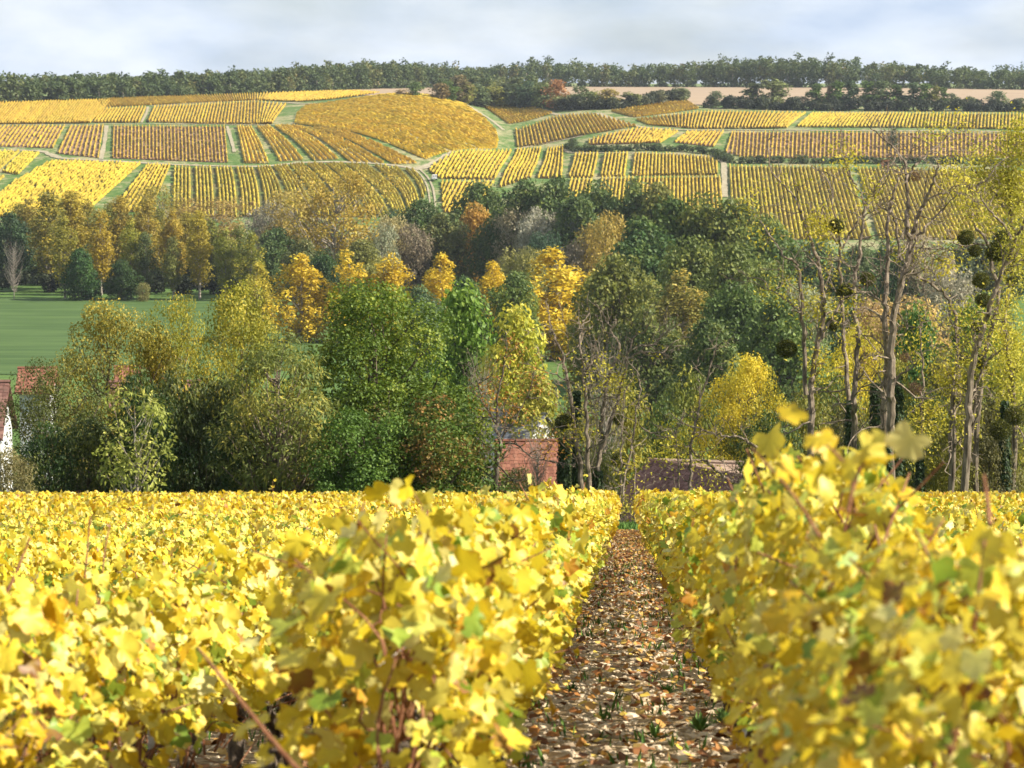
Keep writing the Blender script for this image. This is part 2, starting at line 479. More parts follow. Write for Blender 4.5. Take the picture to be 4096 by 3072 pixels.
def ribbon(name, px, width, m, lift=0.22, offset=0.0, seed=1):
    P = on_ground([p[0] for p in px], [p[1] for p in px], 650)
    C = catmull(P[:, :2], 10)
    t = np.gradient(C, axis=0); t /= np.linalg.norm(t, axis=1, keepdims=True) + 1e-9
    nrm = np.stack([-t[:, 1], t[:, 0]], 1)
    rng = np.random.default_rng(seed)
    j = 1 + 0.25 * np.convolve(rng.normal(size=len(C)), np.ones(3) / 3, 'same')
    L = C + nrm * (offset + width * 0.34 * j[:, None]); R = C + nrm * (offset - width * 0.34 * j[:, None])
    V = np.concatenate([np.c_[L, ground_z(L[:, 0], L[:, 1]) + lift], np.c_[R, ground_z(R[:, 0], R[:, 1]) + lift]])
    n = len(C); i = np.arange(n - 1)
    F = np.stack([i, i + n, i + n + 1, i + 1], -1)
    return tag(link(name, new_mesh(name, V, F, m)), kind='structure')

ribbon('dirt_track', [(-30, 602), (80, 603), (162, 606), (210, 622), (259, 636), (444, 645), (700, 660), (1024, 667), (1209, 652), (1394, 650), (1580, 663), (1672, 679)], 4.5, M_TRACK, seed=1)
ribbon('dirt_track', [(1664, 681), (1720, 662), (1770, 640), (1815, 612)], 6.0, M_TRACK, 0.24, seed=2)
ribbon('dirt_track', [(1672, 682), (1700, 710), (1720, 750), (1729, 800), (1732, 850)], 0.9, M_TRACK, 0.24, 0.85, 3)
ribbon('dirt_track', [(1672, 682), (1700, 710), (1720, 750), (1729, 800), (1732, 850)], 0.9, M_TRACK, 0.24, -0.85, 4)
ribbon('dirt_track', [(-30, 501), (300, 499), (560, 497), (900, 499), (1093, 502), (1180, 497)], 2.6, M_TRACK, seed=5)
ribbon('dirt_track', [(2390, 453), (2470, 485), (2560, 508), (2730, 521), (3072, 522), (3600, 525), (4140, 530)], 4.5, M_TRACK, seed=6)
ribbon('dirt_track', [(2255, 590), (2285, 611), (2440, 613), (2600, 614), (2830, 628), (2890, 648), (2897, 700), (2900, 790)], 3.0, M_TRACK, seed=7)
ribbon('dirt_track', [(1857, 413), (1900, 440), (1960, 478), (2015, 522)], 2.2, M_TRACK, seed=8)
ribbon('dirt_track', [(2075, 405), (2150, 432), (2215, 457), (2300, 458), (2390, 453)], 4.0, M_TRACK, seed=9)
ribbon('dirt_track', [(1540, 377), (1460, 388), (1370, 405), (1230, 416), (1130, 412), (900, 408), (600, 425)], 4.0, M_TRACK, seed=10)
ribbon('dirt_track', [(592, 428), (585, 455), (566, 492)], 1.6, M_TRACK, seed=11)
ribbon('dirt_track', [(426, 503), (420, 560), (404, 638)], 2.2, M_TRACK, seed=12)
ribbon('dirt_track', [(908, 505), (925, 560), (938, 610)], 1.8, M_TRACK, seed=13)
ribbon('dirt_track', [(2062, 597), (2150, 580), (2260, 560), (2330, 545)], 2.6, M_TRACK, seed=14)

# ---------------------------------------------------------------- far vineyard plots, row by row
PLOTS = []
def resample(C, n):
    d = np.r_[0, np.cumsum(np.linalg.norm(np.diff(C, axis=0), axis=1))]
    t = np.linspace(0, d[-1], n)
    return np.stack([np.interp(t, d, C[:, 0]), np.interp(t, d, C[:, 1])], 1)

def row_mesh(C, rng, hgt, wid, miss):
    L = np.linalg.norm(np.diff(C, axis=0), axis=1).sum()
    n = max(4, int(L / 1.6))
    C = resample(C, n)
    t = np.gradient(C, axis=0); t /= np.linalg.norm(t, axis=1, keepdims=True) + 1e-9
    nr = np.stack([-t[:, 1], t[:, 0]], 1)
    h = hgt * rng.uniform(0.72, 1.22, n)
    w = wid * rng.uniform(0.7, 1.3, n)
    gap = rng.random(n) < miss
    gap = gap | (np.roll(gap, 1) & (rng.random(n) < 0.35))
    h = np.where(gap, 0.22, h); w = np.where(gap, 0.12, w)
    g = ground_z(C[:, 0], C[:, 1])
    top = C + nr * (rng.normal(0, 0.14, n))[:, None]
    a = np.c_[C + nr * w[:, None] * 0.72, g + 0.20]; b = np.c_[C + nr * w[:, None] * 0.44, g + h * 0.78]
    c = np.c_[top, g + h]
    d = np.c_[C - nr * w[:, None] * 0.44, g + h * 0.78]; e = np.c_[C - nr * w[:, None] * 0.72, g + 0.20]
    V = np.concatenate([a, b, c, d, e]); i = np.arange(n - 1)
    F = np.concatenate([np.stack([q * n + i, (q + 1) * n + i, (q + 1) * n + i + 1, q * n + i + 1], -1) for q in range(4)])
    r = rng.random(n - 1)
    return V, F, np.tile(r, 4)

def plot(pairs, label, color=(0.80, 0.50, 0.045), soil=(0.17, 0.13, 0.06), tint=(0.12, 0.15, 0.04), sp=1.18, hgt=1.15, wid=0.52, miss=0.06, gap_every=0, seed=0):
    rng = np.random.default_rng(seed + 77)
    rows = []
    ctr = []
    for p in pairs:
        q = [(p[0], p[1]), (p[2], p[3])] if len(p) == 4 else [(p[0], p[1]), (p[2], p[3]), (p[4], p[5])]
        W = on_ground([v[0] for v in q], [v[1] for v in q], 650)[:, :2]
        if len(W) == 2: W = np.stack([W[0], W.mean(0), W[1]])
        else:
            m = W[1]; W = np.stack([W[0], 2 * m - 0.5 * (W[0] + W[2]), W[2]])
        ctr.append(W)
    for A, B in zip(ctr[:-1], ctr[1:]):
        ma, mb = (A[0] + 2 * A[1] + A[2]) / 4, (B[0] + 2 * B[1] + B[2]) / 4
        d = (A[2] - A[0]) + (B[2] - B[0]); d /= np.linalg.norm(d) + 1e-9
        w = abs(np.cross(d, mb - ma))
        n = max(1, int(round(w / sp)))
        for i in range(n):
            f = (i + 0.5) / n
            rows.append(A * (1 - f) + B * f)
    tt = np.linspace(0, 1, 14)[:, None]
    def curve(W): return W[0] * (1 - tt) ** 2 + 2 * W[1] * tt * (1 - tt) + W[2] * tt ** 2
    root = link('vineyard_plot')
    c0 = curve(rows[len(rows) // 2])[7]
    base = Vector((c0[0], c0[1], float(ground_z(c0[0], c0[1]))))
    root.location = base
    tag(root, label, 'vineyard', 'vineyard plots on the far hillside')
    off = np.array(base)
    # soil
    G = np.stack([curve(ctr_) for ctr_ in ([rows[0]] + rows[max(1, len(rows) // 10)::max(1, len(rows) // 10)] + [rows[-1]])])
    Z = ground_z(G[..., 0], G[..., 1]) + 0.12
    V = np.concatenate([G, Z[..., None]], -1).reshape(-1, 3) - off
    n, k = G.shape[0], G.shape[1]
    i = np.arange(n - 1)[:, None] * k; j = np.arange(k - 1)[None, :]
    F = np.stack([i + j, i + j + 1, i + k + j + 1, i + k + j], -1).reshape(-1, 4)
    s = link('soil', new_mesh('soil', V, F, M_SOIL, smooth=True), root)
    s.color = (*soil, 1); s['tint'] = [*tint]
    for q, W in enumerate(rows):
        if gap_every and q % gap_every == gap_every - 1: continue
        V, F, R = row_mesh(curve(W), rng, hgt, wid, miss)
        o = link('vine_row', new_mesh('vine_row', V - off, F, M_ROW, rnd=R), root)
        k = rng.uniform(0.9, 1.08)
        o.color = (color[0] * k, color[1] * k * rng.uniform(0.95, 1.04), color[2], 1)
    return root

OR = (0.68, 0.47, 0.055); YE = (0.70, 0.52, 0.055); YG = (0.64, 0.51, 0.06)
BR = ((0.30, 0.185, 0.12), (0.22, 0.15, 0.08)); TAN = ((0.40, 0.31, 0.15), (0.24, 0.25, 0.08)); DK = ((0.20, 0.145, 0.07), (0.13, 0.14, 0.04)); GR = ((0.12, 0.15, 0.04), (0.17, 0.14, 0.06))
plot([(0 - 60, 416, -130, 499), (393, 402, 325, 495), (445, 409, 361, 493)], 'orange-yellow vineyard plot below the wood at the upper edge, cut by the frame', OR, *DK, seed=1)
plot([(393, 400, 410, 430), (540, 394, 590, 422), (1024, 377, 1024, 401), (1300, 368, 1190, 408), (1420, 366, 1330, 398), (1520, 372, 1500, 378)], 'long narrow golden vineyard strip lying directly under the dark wood', OR, *DK, seed=2, sp=1.3)
plot([(410, 437, 370, 492), (588, 430, 561, 492)], 'small golden vineyard plot left of the short grassy path', OR, *DK, seed=3, sp=1.4)
plot([(614, 428, 588, 489), (1024, 407, 1022, 498), (1150, 420, 1090, 497)], 'golden vineyard plot with upright rows above the big brown plot', OR, *TAN, seed=4, sp=1.4)
plot([(-50, 505, -120, 584), (266, 505, 218, 594)], 'thin brownish vineyard plot with gappy leaning rows above the winding track', OR, *BR, miss=0.18, seed=5, sp=1.6, hgt=0.95, wid=0.42)
plot([(280, 505, 224, 615), (419, 503, 402, 634)], 'small gappy vineyard plot between a dirt path and a brown plot', OR, *BR, miss=0.14, seed=6, sp=1.6, hgt=0.95, wid=0.42)
plot([(449, 505, 444, 634), (903, 507, 917, 652)], 'square brown vineyard plot with thin widely spaced upright yellow rows', OR, *BR, miss=0.10, seed=7, sp=1.35, hgt=0.9, wid=0.34)
plot([(-40, 606, -120, 690), (80, 610, -5, 688)], 'corner vineyard plot under the track at the frame edge', YG, *GR, seed=8)
plot([(90, 611, 5, 690), (160, 616, 76, 701)], 'narrow yellow vineyard strip beside the dark round bush', YG, *DK, seed=9)
plot([(-60, 708, -110, 742), (22, 708, -5, 732)], 'tiny yellow vineyard wedge at the frame edge under a grass strip', YG, *DK, seed=10)
plot([(50, 735, -100, 855), (206, 646, -50, 870), (566, 658, 325, 870)], 'large yellow vineyard plot with slanting rows above the poplars', YE, *DK, seed=11, sp=1.3)
plot([(588, 661, 440, 850), (683, 666, 605, 850)], 'yellow vineyard strip with slanting rows next to the rows that bend', YE, *DK, seed=12, sp=1.3)
plot([(694, 671, 690, 770, 690, 870), (1040, 674, 1066, 765, 1072, 870), (1200, 660, 1292, 755, 1340, 870), (1380, 658, 1505, 755, 1580, 870), (1570, 670, 1640, 745, 1668, 840), (1660, 686, 1690, 725, 1706, 770)],
     'wide yellow-green vineyard plot with bending rows in bundles of five', YG, *GR, gap_every=6, seed=13, sp=1.2)
plot([(945, 509, 972, 654), (1008, 511, 1082, 655)], 'narrow vineyard strip beside the brown square plot', (0.88, 0.62, 0.07), *TAN, miss=0.08, seed=14, sp=1.4)
plot([(1026, 508, 1112, 647), (1078, 508, 1220, 642)], 'narrow orange vineyard strip slanting down between two grass lanes', (0.88, 0.62, 0.07), *TAN, miss=0.08, seed=15, sp=1.4)
plot([(1096, 506, 1248, 644), (1154, 505, 1360, 638)], 'second slanting orange vineyard strip of the hill lobe', (0.88, 0.62, 0.07), *TAN, miss=0.08, seed=16, sp=1.4)
plot([(1163, 504, 1390, 648), (1240, 517, 1548, 657)], 'third slanting orange vineyard strip of the hill lobe', (0.88, 0.62, 0.07), *TAN, miss=0.08, seed=17, sp=1.4)
plot([(1250, 516, 1570, 659), (1300, 514, 1672, 655)], 'slanting orange vineyard strip reaching the bend of the dirt track', (0.88, 0.62, 0.07), *TAN, miss=0.06, seed=18, sp=1.4)
plot([(1180, 496, 1700, 640), (1190, 455, 1985, 596), (1225, 426, 1992, 560), (1340, 412, 1982, 525), (1450, 396, 1930, 470), (1560, 382, 1850, 414)], 'broad domed orange vineyard plot filling the middle of the hill', (0.92, 0.66, 0.07), *TAN, gap_every=10, seed=19, sp=1.75, miss=0.08)
plot([(1726, 668, 1713, 683), (1822, 611, 1757, 716), (2050, 604, 1985, 720)], 'yellow vineyard plot with leaning rows directly behind the white van', YE, *DK, seed=20, sp=1.35)
plot([(1762, 729, 1765, 745), (1832, 728, 1770, 850), (1985, 728, 1890, 870)], 'yellow vineyard plot with leaning rows below the white van', YE, *DK, seed=21, sp=1.35)
plot([(2066, 599, 1992, 755), (2168, 591, 2127, 712)], 'first of the yellow vineyard strips split by green lanes, nearest the van', YE, *DK, seed=22, sp=1.3)
plot([(2187, 597, 2145, 714), (2256, 586, 2252, 717)], 'yellow vineyard strip whose top notches into the dark bank', YE, *DK, seed=23, sp=1.3)
plot([(2297, 616, 2270, 712), (2396, 616, 2376, 713)], 'third yellow vineyard strip under the dark bank', YE, *DK, seed=24, sp=1.3)
plot([(2416, 616, 2397, 708), (2515, 616, 2503, 707)], 'fourth yellow vineyard strip under the dark bank', YE, *DK, seed=25, sp=1.3)
plot([(2536, 616, 2524, 705), (2840, 632, 2850, 702), (2874, 652, 2874, 702)], 'wide yellow vineyard plot with upright rows under the dark bank', YE, *DK, seed=26, sp=1.25)
plot([(2280, 719, 2250, 830), (2374, 719, 2350, 860)], 'small yellow vineyard plot just above the dark green trees', YE, *DK, seed=27, sp=1.3)
plot([(2402, 715, 2380, 860), (2884, 710, 2896, 860)], 'lower yellow vineyard plot with upright rows above the tall green trees', YE, *DK, seed=28, sp=1.25)
plot([(2912, 668, 2930, 960), (3398, 673, 3490, 960)], 'tall yellow vineyard plot left of the green slanting lane', YG, *DK, seed=29, sp=1.3)
plot([(3427, 675, 3515, 960), (4120, 690, 4290, 960)], 'large yellow vineyard plot right of the green slanting lane behind bare trunks', YG, *DK, seed=30, sp=1.3)
plot([(1912, 412, 2032, 497), (2045, 404, 2212, 454)], 'small dark orange vineyard plot in the fold of the hill under the trees', OR, *DK, seed=31, sp=1.5)
plot([(2057, 521, 2064, 590), (2215, 470, 2250, 558), (2372, 458, 2420, 528), (2540, 503, 2548, 507)], 'orange vineyard plot shaped like a fin right of the grassy fold', OR, *DK, seed=32, sp=1.5)
plot([(2443, 447, 2536, 471), (2600, 424, 2680, 453), (2742, 402, 2796, 436)], 'small triangular orange vineyard plot under the hedge', OR, *DK, seed=33, sp=1.5)
plot([(2540, 481, 2592, 501), (2798, 449, 2780, 516), (3072, 451, 3040, 516), (3228, 455, 3150, 513)], 'long golden vineyard plot beneath the dark hedge, left of a diagonal path', OR, *DK, seed=34, sp=1.5)
plot([(3248, 456, 3184, 510), (3700, 456, 3690, 513), (4130, 459, 4130, 521)], 'long golden vineyard plot beneath the line of hedge trees', YE, *GR, seed=35, sp=1.45)
plot([(2348, 564, 2351, 582), (2557, 514, 2520, 577), (2722, 527, 2645, 573)], 'orange vineyard plot with broken rows above the dark curved bank', OR, *BR, seed=36, sp=1.5, miss=0.12)
plot([(2749, 528, 2693, 571), (2900, 528, 2861, 590)], 'small slanting vineyard plot on brown soil above the bank', OR, *BR, seed=37, sp=1.6, wid=0.42)
plot([(2925, 530, 2893, 608), (2945, 530, 2937, 622), (2975, 530, 2967, 634), (4130, 536, 4130, 632)], 'long brown vineyard plot with thin upright yellow rows above the green bank', OR, *BR, seed=38, sp=1.5, hgt=0.95, wid=0.38, miss=0.08)

# ---------------------------------------------------------------- trees
def prof_round(h): return np.sqrt(np.clip(1 - (2 * h - 1) ** 2, 0, 1)) ** 0.75
def prof_dome(h): return np.clip(1 - h ** 3.4, 0, 1) ** 0.52 * (0.72 + 0.28 * np.minimum(1, h / 0.3))
def prof_full(h): return np.clip(1 - h ** 4.5, 0, 1) ** 0.5 * (0.80 + 0.20 * np.minimum(1, h / 0.3))
def prof_poplar(h): return np.clip(1 - h ** 3.2, 0, 1) ** 0.65 * (0.6 + 0.4 * np.minimum(1, h / 0.35))
def prof_vase(h): return np.clip(1 - np.abs(h - 0.68) ** 2.2 / 0.43, 0, 1) ** 0.6
def prof_layer(h): return np.clip(1 - h ** 1.7, 0, 1) ** 0.7 * (0.7 + 0.3 * np.sin(h * 26))

def clump_leaves(rng, C, rad, n, L, droop=0.0, squash=0.78, up=0.5, wide=0.62):
    k = len(C)
    idx = rng.choice(k, n, p=(rad ** 2) / (rad ** 2).sum())
    d = unit(rng, n)
    d[:, 2] = np.where(rng.random(n) < 0.30, np.abs(d[:, 2]), d[:, 2])
    rr = rad[idx] * rng.uniform(0.35, 1.0, n) ** 0.5
    P = C[idx] + d * rr[:, None] * np.array([1, 1, squash])
    N = d * 0.55 + np.array([0, 0, up]) + unit(rng, n) * 0.65
    T = unit(rng, n) + d * 0.5 - np.array([0, 0, droop])
    ln = L * rng.uniform(0.65, 1.35, n)
    V, F = leaf_quads(P, N, T, ln, ln * wide * rng.uniform(0.8, 1.2, n))
    cr = rng.random(k)
    R = np.clip(0.55 * cr[idx] + 0.45 * rng.random(n), 0, 1)
    return V, F, R

PROTO = {}
def proto(key, w, h, base, prof, ncl, rcl, nleaf, L, tr, bark, limbs=40, droop=0.0, seed=0, lobes=0.22, fill=0.35, squash=0.78, wide=0.62, upright=0.0):
    rng = np.random.default_rng(seed + 1000)
    ph = rng.uniform(0, 6.28, 4)
    C = []
    while len(C) < ncl:
        hn = rng.random()
        if rng.random() > prof(np.array(hn)) ** 1.3 + 0.05: continue
        th = rng.uniform(0, 6.283)
        R = w / 2 * float(prof(np.array(hn))) * (1 + lobes * math.sin(2 * th + ph[0] + hn * 3) + lobes * 0.7 * math.sin(5 * th + ph[1] - hn * 5))
        R = max(R - rcl * 0.45, 0.05)
        rho = math.sqrt(rng.uniform(fill * fill, 1.0))
        z = h * (base + (1 - base) * hn)
        z = min(z, h - rcl * 0.55)
        C.append((R * rho * math.cos(th), R * rho * math.sin(th), z))
    C = np.array(C)
    rad = rcl * rng.uniform(0.6, 1.35, ncl)
    V, F, Rn = clump_leaves(rng, C, rad, nleaf, L, droop, squash, wide=wide)
    V[:, 2] = np.maximum(V[:, 2], 0.02)
    crown = new_mesh(key + '_crown', V, F, M_FOL, rnd=Rn)
    b = Bag()
    lean = rng.normal(0, 0.02, 2) * h
    zz = np.linspace(-0.04, 0.86, 9) * h
    tp = np.stack([lean[0] * (zz / h) ** 2 + rng.normal(0, 0.012 * w, 9), lean[1] * (zz / h) ** 2 + rng.normal(0, 0.012 * w, 9), zz], 1)
    tp[0, :2] = 0; tp[1, :2] *= 0.3
    tr_ = tr * np.array([1.35, 1.0, 0.9, 0.8, 0.68, 0.55, 0.42, 0.28, 0.12])
    b.tube(tp, tr_, 7)
    order = rng.permutation(ncl)[:limbs]
    for q in order:
        c = C[q]
        reach = math.hypot(c[0], c[1])
        zs = np.clip(c[2] - reach * rng.uniform(0.55, 1.1) - 0.05 * h, h * max(base * 0.7, 0.12), h * 0.8)
        s = np.array([np.interp(zs, zz, tp[:, 0]), np.interp(zs, zz, tp[:, 1]), zs])
        r0 = max(0.012 * w / 6, tr * np.interp(zs / h, [0, 1], [0.5, 0.12]))
        mid = s * 0.5 + c * 0.5 + np.array([0, 0, -0.04 * h]) + rng.normal(0, 0.03 * w, 3)
        pts = catmull([s, mid, c], 3)
        b.tube(pts, np.linspace(r0, r0 * 0.25, len(pts)), 4)
    trunk = b.mesh(key + '_trunk', bark)
    rr = np.hypot(V[:, 0], V[:, 1])
    hi = rr[V[:, 2] > 0.35 * h]
    PROTO[key] = (trunk, crown, 2 * np.quantile(hi, 0.93), float(np.quantile(V[:, 2], 0.998)))

# distant and mid-valley kinds
for i in range(3): proto('far%d' % i, 8, 12, 0.10, prof_dome, 50, 1.5, 1300, 0.95, 0.28, M_BARK, 8, seed=i)
for i in range(3): proto('layer%d' % i, 7, 12, 0.22, prof_layer, 44, 1.25, 1100, 0.95, 0.28, M_BARK, 8, seed=10 + i)
for i in range(4): proto('round%d' % i, 12, 13, 0.06, prof_dome, 120, 1.5, 9000, 0.55, 0.35, M_BARK, 50, seed=20 + i)
for i in range(3): proto('poplar%d' % i, 6.5, 20, 0.20, prof_poplar, 120, 1.05, 5600, 0.46, 0.26, M_PALE, 50, seed=30 + i, squash=1.15)
def prof_oval(h): return np.clip(1 - h ** 1.9, 0, 1) ** 0.75 * (0.55 + 0.45 * np.minimum(1, h / 0.3))
for i in range(4): proto('ypop%d' % i, 8.5, 15, 0.04, prof_oval, 130, 0.85, 7000, 0.42, 0.24, M_PALE, 70, seed=40 + i, squash=1.3, lobes=0.3)
for i in range(2): proto('willow%d' % i, 9, 8, 0.02, prof_round, 110, 1.2, 7500, 0.42, 0.3, M_BARK, 30, seed=50 + i, lobes=0.12, wide=0.4)
for i in range(2): proto('airy%d' % i, 14, 16, 0.12, prof_vase, 170, 1.4, 7500, 0.42, 0.34, M_PALE, 120, seed=60 + i)
for i in range(2): proto('bush%d' % i, 6, 4, 0.0, prof_round, 50, 0.9, 2400, 0.32, 0.15, M_BARK, 15, seed=70 + i)
proto('conifer', 5, 10, 0.03, lambda h: np.clip(1 - h, 0, 1) ** 0.7, 70, 0.8, 1500, 0.4, 0.2, M_BARK, 10, seed=79)
proto('bare', 8, 13, 0.2, prof_vase, 170, 0.9, 260, 0.2, 0.16, M_PALE, 170, seed=78)
# near kinds
proto('maple', 8.0, 9.5, 0.02, prof_full, 250, 0.78, 60000, 0.115, 0.26, M_BARK, 60, droop=0.5, seed=80, wide=0.9, lobes=0.32)
proto('maple_skirt', 4.8, 4.4, 0.0, prof_full, 110, 0.6, 20000, 0.11, 0.12, M_BARK, 30, droop=0.5, seed=81, wide=0.85)
for i in range(2): proto('near%d' % i, 7.0, 8.5, 0.05, prof_full, 190, 0.72, 30000, 0.11, 0.17, M_BARK, 110, seed=82 + i, wide=0.75, lobes=0.3)
proto('walnut', 3.2, 4.2, 0.12, prof_vase, 46, 0.42, 1500, 0.20, 0.08, M_PALE, 46, droop=0.3, seed=86, wide=0.45)
proto('acacia', 5.2, 6.6, 0.15, prof_dome, 110, 0.6, 8500, 0.2, 0.14, M_ROB, 100, droop=0.9, seed=87, wide=0.32, squash=0.5)
for i in range(3): proto('shrub%d' % i, 4.0, 3.4, 0.0, prof_round, 70, 0.58, 8000, 0.13, 0.07, M_BARK, 30, droop=0.3, seed=90 + i, wide=0.6)
for i in range(2): proto('lime%d' % i, 5.0, 8.0, 0.05, prof_dome, 100, 0.8, 9500, 0.24, 0.16, M_BARK, 30, droop=0.5, seed=94 + i)

TREES = {}
def tree(name, key, px, top, wpx, d, color, tint, label, cat='tree', group=None, rot=None, base=None):
    r = random.Random(hash((px, top, wpx)) & 0xffff)
    x = float(at(px, top, d)[0])
    g = float(ground_z(x, d)) if base is None else base
    hgt = z_at(top, d) - g
    trunk, crown, w, h = PROTO[key]
    root = link(name, None, None, (x, d, g))
    root.rotation_euler = (0, 0, r.uniform(0, 6.28) if rot is None else rot)
    wid = wpx * d / FPX
    if key[:5] in ('round', 'willo'): wid = max(wid, 0.60 * hgt)
    if key[:4] in ('near', 'mapl'): wid *= 1.28
    if key[:4] == 'ypop': wid *= 1.3
    sx = wid / w
    root.scale = (sx, sx, hgt / h)
    tag(root, label, cat, group)
    t = link('trunk', trunk, root)
    c = link('crown', crown, root)
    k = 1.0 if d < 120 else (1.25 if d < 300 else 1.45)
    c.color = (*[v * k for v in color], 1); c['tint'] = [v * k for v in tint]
    TREES[label] = root
    return root

def copy_tree(key, scale, loc, rz, color, tint, name, label, cat, group): ...
DKG = (0.050, 0.100, 0.022); MG = (0.085, 0.135, 0.026); OL = (0.17, 0.17, 0.034); LG = (0.17, 0.26, 0.03); YL = (0.72, 0.45, 0.03); YO = (0.62, 0.36, 0.03)
YGR = (0.34, 0.34, 0.035); ORN = (0.55, 0.24, 0.03); GRY = (0.30, 0.28, 0.19); TWG = (0.26, 0.19, 0.10); OLY = (0.36, 0.30, 0.04)

# trees along the foot of the near vineyard
NG = 'trees just beyond the vineyard'
tree('maple_tree', 'maple', 1500, 1135, 660, 97, (0.135, 0.215, 0.022), (0.30, 0.33, 0.03), 'big dense green maple, the largest crown just beyond the vines', group=NG)
tree('maple_tree', 'maple_skirt', 1725, 1585, 430, 91, (0.115, 0.20, 0.025), (0.36, 0.18, 0.05), 'low green maple with orange-tinged shoots in front of the big maple', group=NG)
tree('maple_tree', 'maple_skirt', 1460, 1640, 360, 90, (0.105, 0.195, 0.025), (0.18, 0.26, 0.03), 'low plain green maple at the left foot of the big maple', group=NG)
tree('maple_tree', 'near0', 430, 1212, 400, 103, (0.36, 0.31, 0.04), (0.52, 0.41, 0.06), 'round olive-yellow tree with twiggy crown against the green field', group=NG)
tree('maple_tree', 'near1', 215, 1430, 330, 100, (0.12, 0.145, 0.03), (0.28, 0.24, 0.04), 'dark olive tree before the white house at the frame edge', group=NG)
tree('maple_tree', 'near1', 720, 1188, 290, 104, (0.36, 0.35, 0.03), (0.66, 0.46, 0.04), 'yellow-green maple with orange top beside the twiggy olive tree', group=NG)
tree('maple_tree', 'near0', 960, 1138, 390, 107, (0.33, 0.33, 0.03), (0.56, 0.44, 0.05), 'broad yellow-green maple below the first golden poplar', group=NG)
tree('walnut_tree', 'walnut', 540, 1560, 330, 90, (0.36, 0.40, 0.07), (0.55, 0.52, 0.12), 'small walnut with large pale leaves and bare pale stems', group=NG)
tree('false_acacia', 'acacia', 1110, 1335, 520, 92, (0.22, 0.26, 0.055), (0.42, 0.36, 0.06), 'feathery yellow-green acacia with drooping leaves left of the big maple', group=NG)
tree('round_bush', 'shrub0', 30, 1795, 230, 84, (0.24, 0.21, 0.075), (0.30, 0.24, 0.09), 'round grey-olive bush at the frame edge above the vines', 'bush', NG)
ORD = ['first', 'second', 'third', 'fourth', 'fifth', 'sixth', 'seventh', 'eighth', 'ninth', 'tenth', 'eleventh', 'twelfth', 'thirteenth', 'fourteenth', 'fifteenth', 'sixteenth', 'seventeenth', 'eighteenth', 'nineteenth', 'twentieth', 'twenty-first']
def nth(v, lst): return ORD[sorted(q[0] for q in lst).index(v)]
UG = 'dark shrubs behind the vines'
L1 = [(190, 1690, 260), (350, 1650, 280), (480, 1760, 240), (640, 1680, 280), (780, 1640, 300), (900, 1740, 260), (1010, 1650, 300), (1180, 1720, 260), (1290, 1700, 240), (1850, 1760, 220), (700, 1470, 300), (860, 1500, 320), (560, 1480, 280)]
for k, (px, top, w) in enumerate(L1):
    q = [DKG, (0.085, 0.12, 0.028), (0.12, 0.14, 0.03)][k % 3]
    tree('dark_shrub', 'shrub%d' % (k % 3), px, top, w, 93 + (k * 7) % 6, q, (0.17, 0.18, 0.03), 'dark green shrub under the trees behind the vines, %s from the left' % nth(px, L1), 'shrub', UG)
tree('lime_tree', 'lime0', 1850, 1142, 330, 180, (0.12, 0.215, 0.025), (0.20, 0.27, 0.035), 'bright green tree peeping out right of the big maple', group=NG)
tree('lime_tree', 'lime1', 2060, 1228, 330, 170, (0.40, 0.40, 0.04), (0.55, 0.47, 0.06), 'lemon-green tree with soft crown behind the bare branches', group=NG)
tree('lime_tree', 'lime1', 2130, 1480, 300, 150, (0.30, 0.29, 0.04), (0.45, 0.40, 0.06), 'low yellow-green tree behind the bare acacia stems', group=NG)
tree('lime_tree', 'near0', 2990, 1425, 340, 140, (0.55, 0.45, 0.03), (0.70, 0.52, 0.04), 'bright yellow leafy tree over the pale roof', group=NG)
tree('lime_tree', 'near1', 3440, 1320, 300, 140, (0.55, 0.47, 0.03), (0.70, 0.52, 0.03), 'bright yellow tree glowing between the bare trunks', group=NG)
tree('lime_tree', 'lime0', 3660, 1225, 250, 155, (0.075, 0.16, 0.03), (0.14, 0.21, 0.04), 'dark green tree between the twin trunks and the leaning trunk', group=NG)
tree('lime_tree', 'lime1', 3890, 1205, 300, 160, (0.16, 0.25, 0.035), (0.30, 0.31, 0.04), 'fresh green tree behind the leaning trunk with mistletoe', group=NG)
tree('lime_tree', 'near0', 4060, 1330, 280, 130, (0.32, 0.34, 0.035), (0.48, 0.43, 0.05), 'yellow-green tree at the frame edge behind mistletoe boughs', group=NG)
L2 = [(2930, 1690, 200, 140), (3080, 1640, 260, 108), (3230, 1560, 260, 112), (3400, 1600, 240, 106), (3560, 1640, 240, 104), (3700, 1560, 260, 110), (3850, 1600, 260, 104), (4000, 1560, 280, 108), (3150, 1790, 220, 98), (3480, 1790, 220, 98), (3800, 1800, 220, 98), (3960, 1740, 220, 99), (2420, 1780, 150, 100), (2650, 1600, 240, 145), (2480, 1500, 260, 140), (2330, 1540, 260, 138), (2760, 1480, 240, 150), (3330, 1480, 260, 125), (3565, 1420, 240, 128), (3780, 1400, 260, 128), (3965, 1430, 260, 124)]
for k, (px, top, w, d) in enumerate(L2):
    q = [(0.17, 0.20, 0.035), (0.09, 0.14, 0.03), (0.26, 0.25, 0.035), (0.15, 0.14, 0.05)][k % 4]
    tree('leafy_shrub', 'shrub%d' % (k % 3), px, top, w, d, q, (0.34, 0.30, 0.04), 'yellow-green shrub in the thicket among the bare trunks, %s from the left' % nth(px, L2), 'shrub', 'shrubs among the bare trunks')

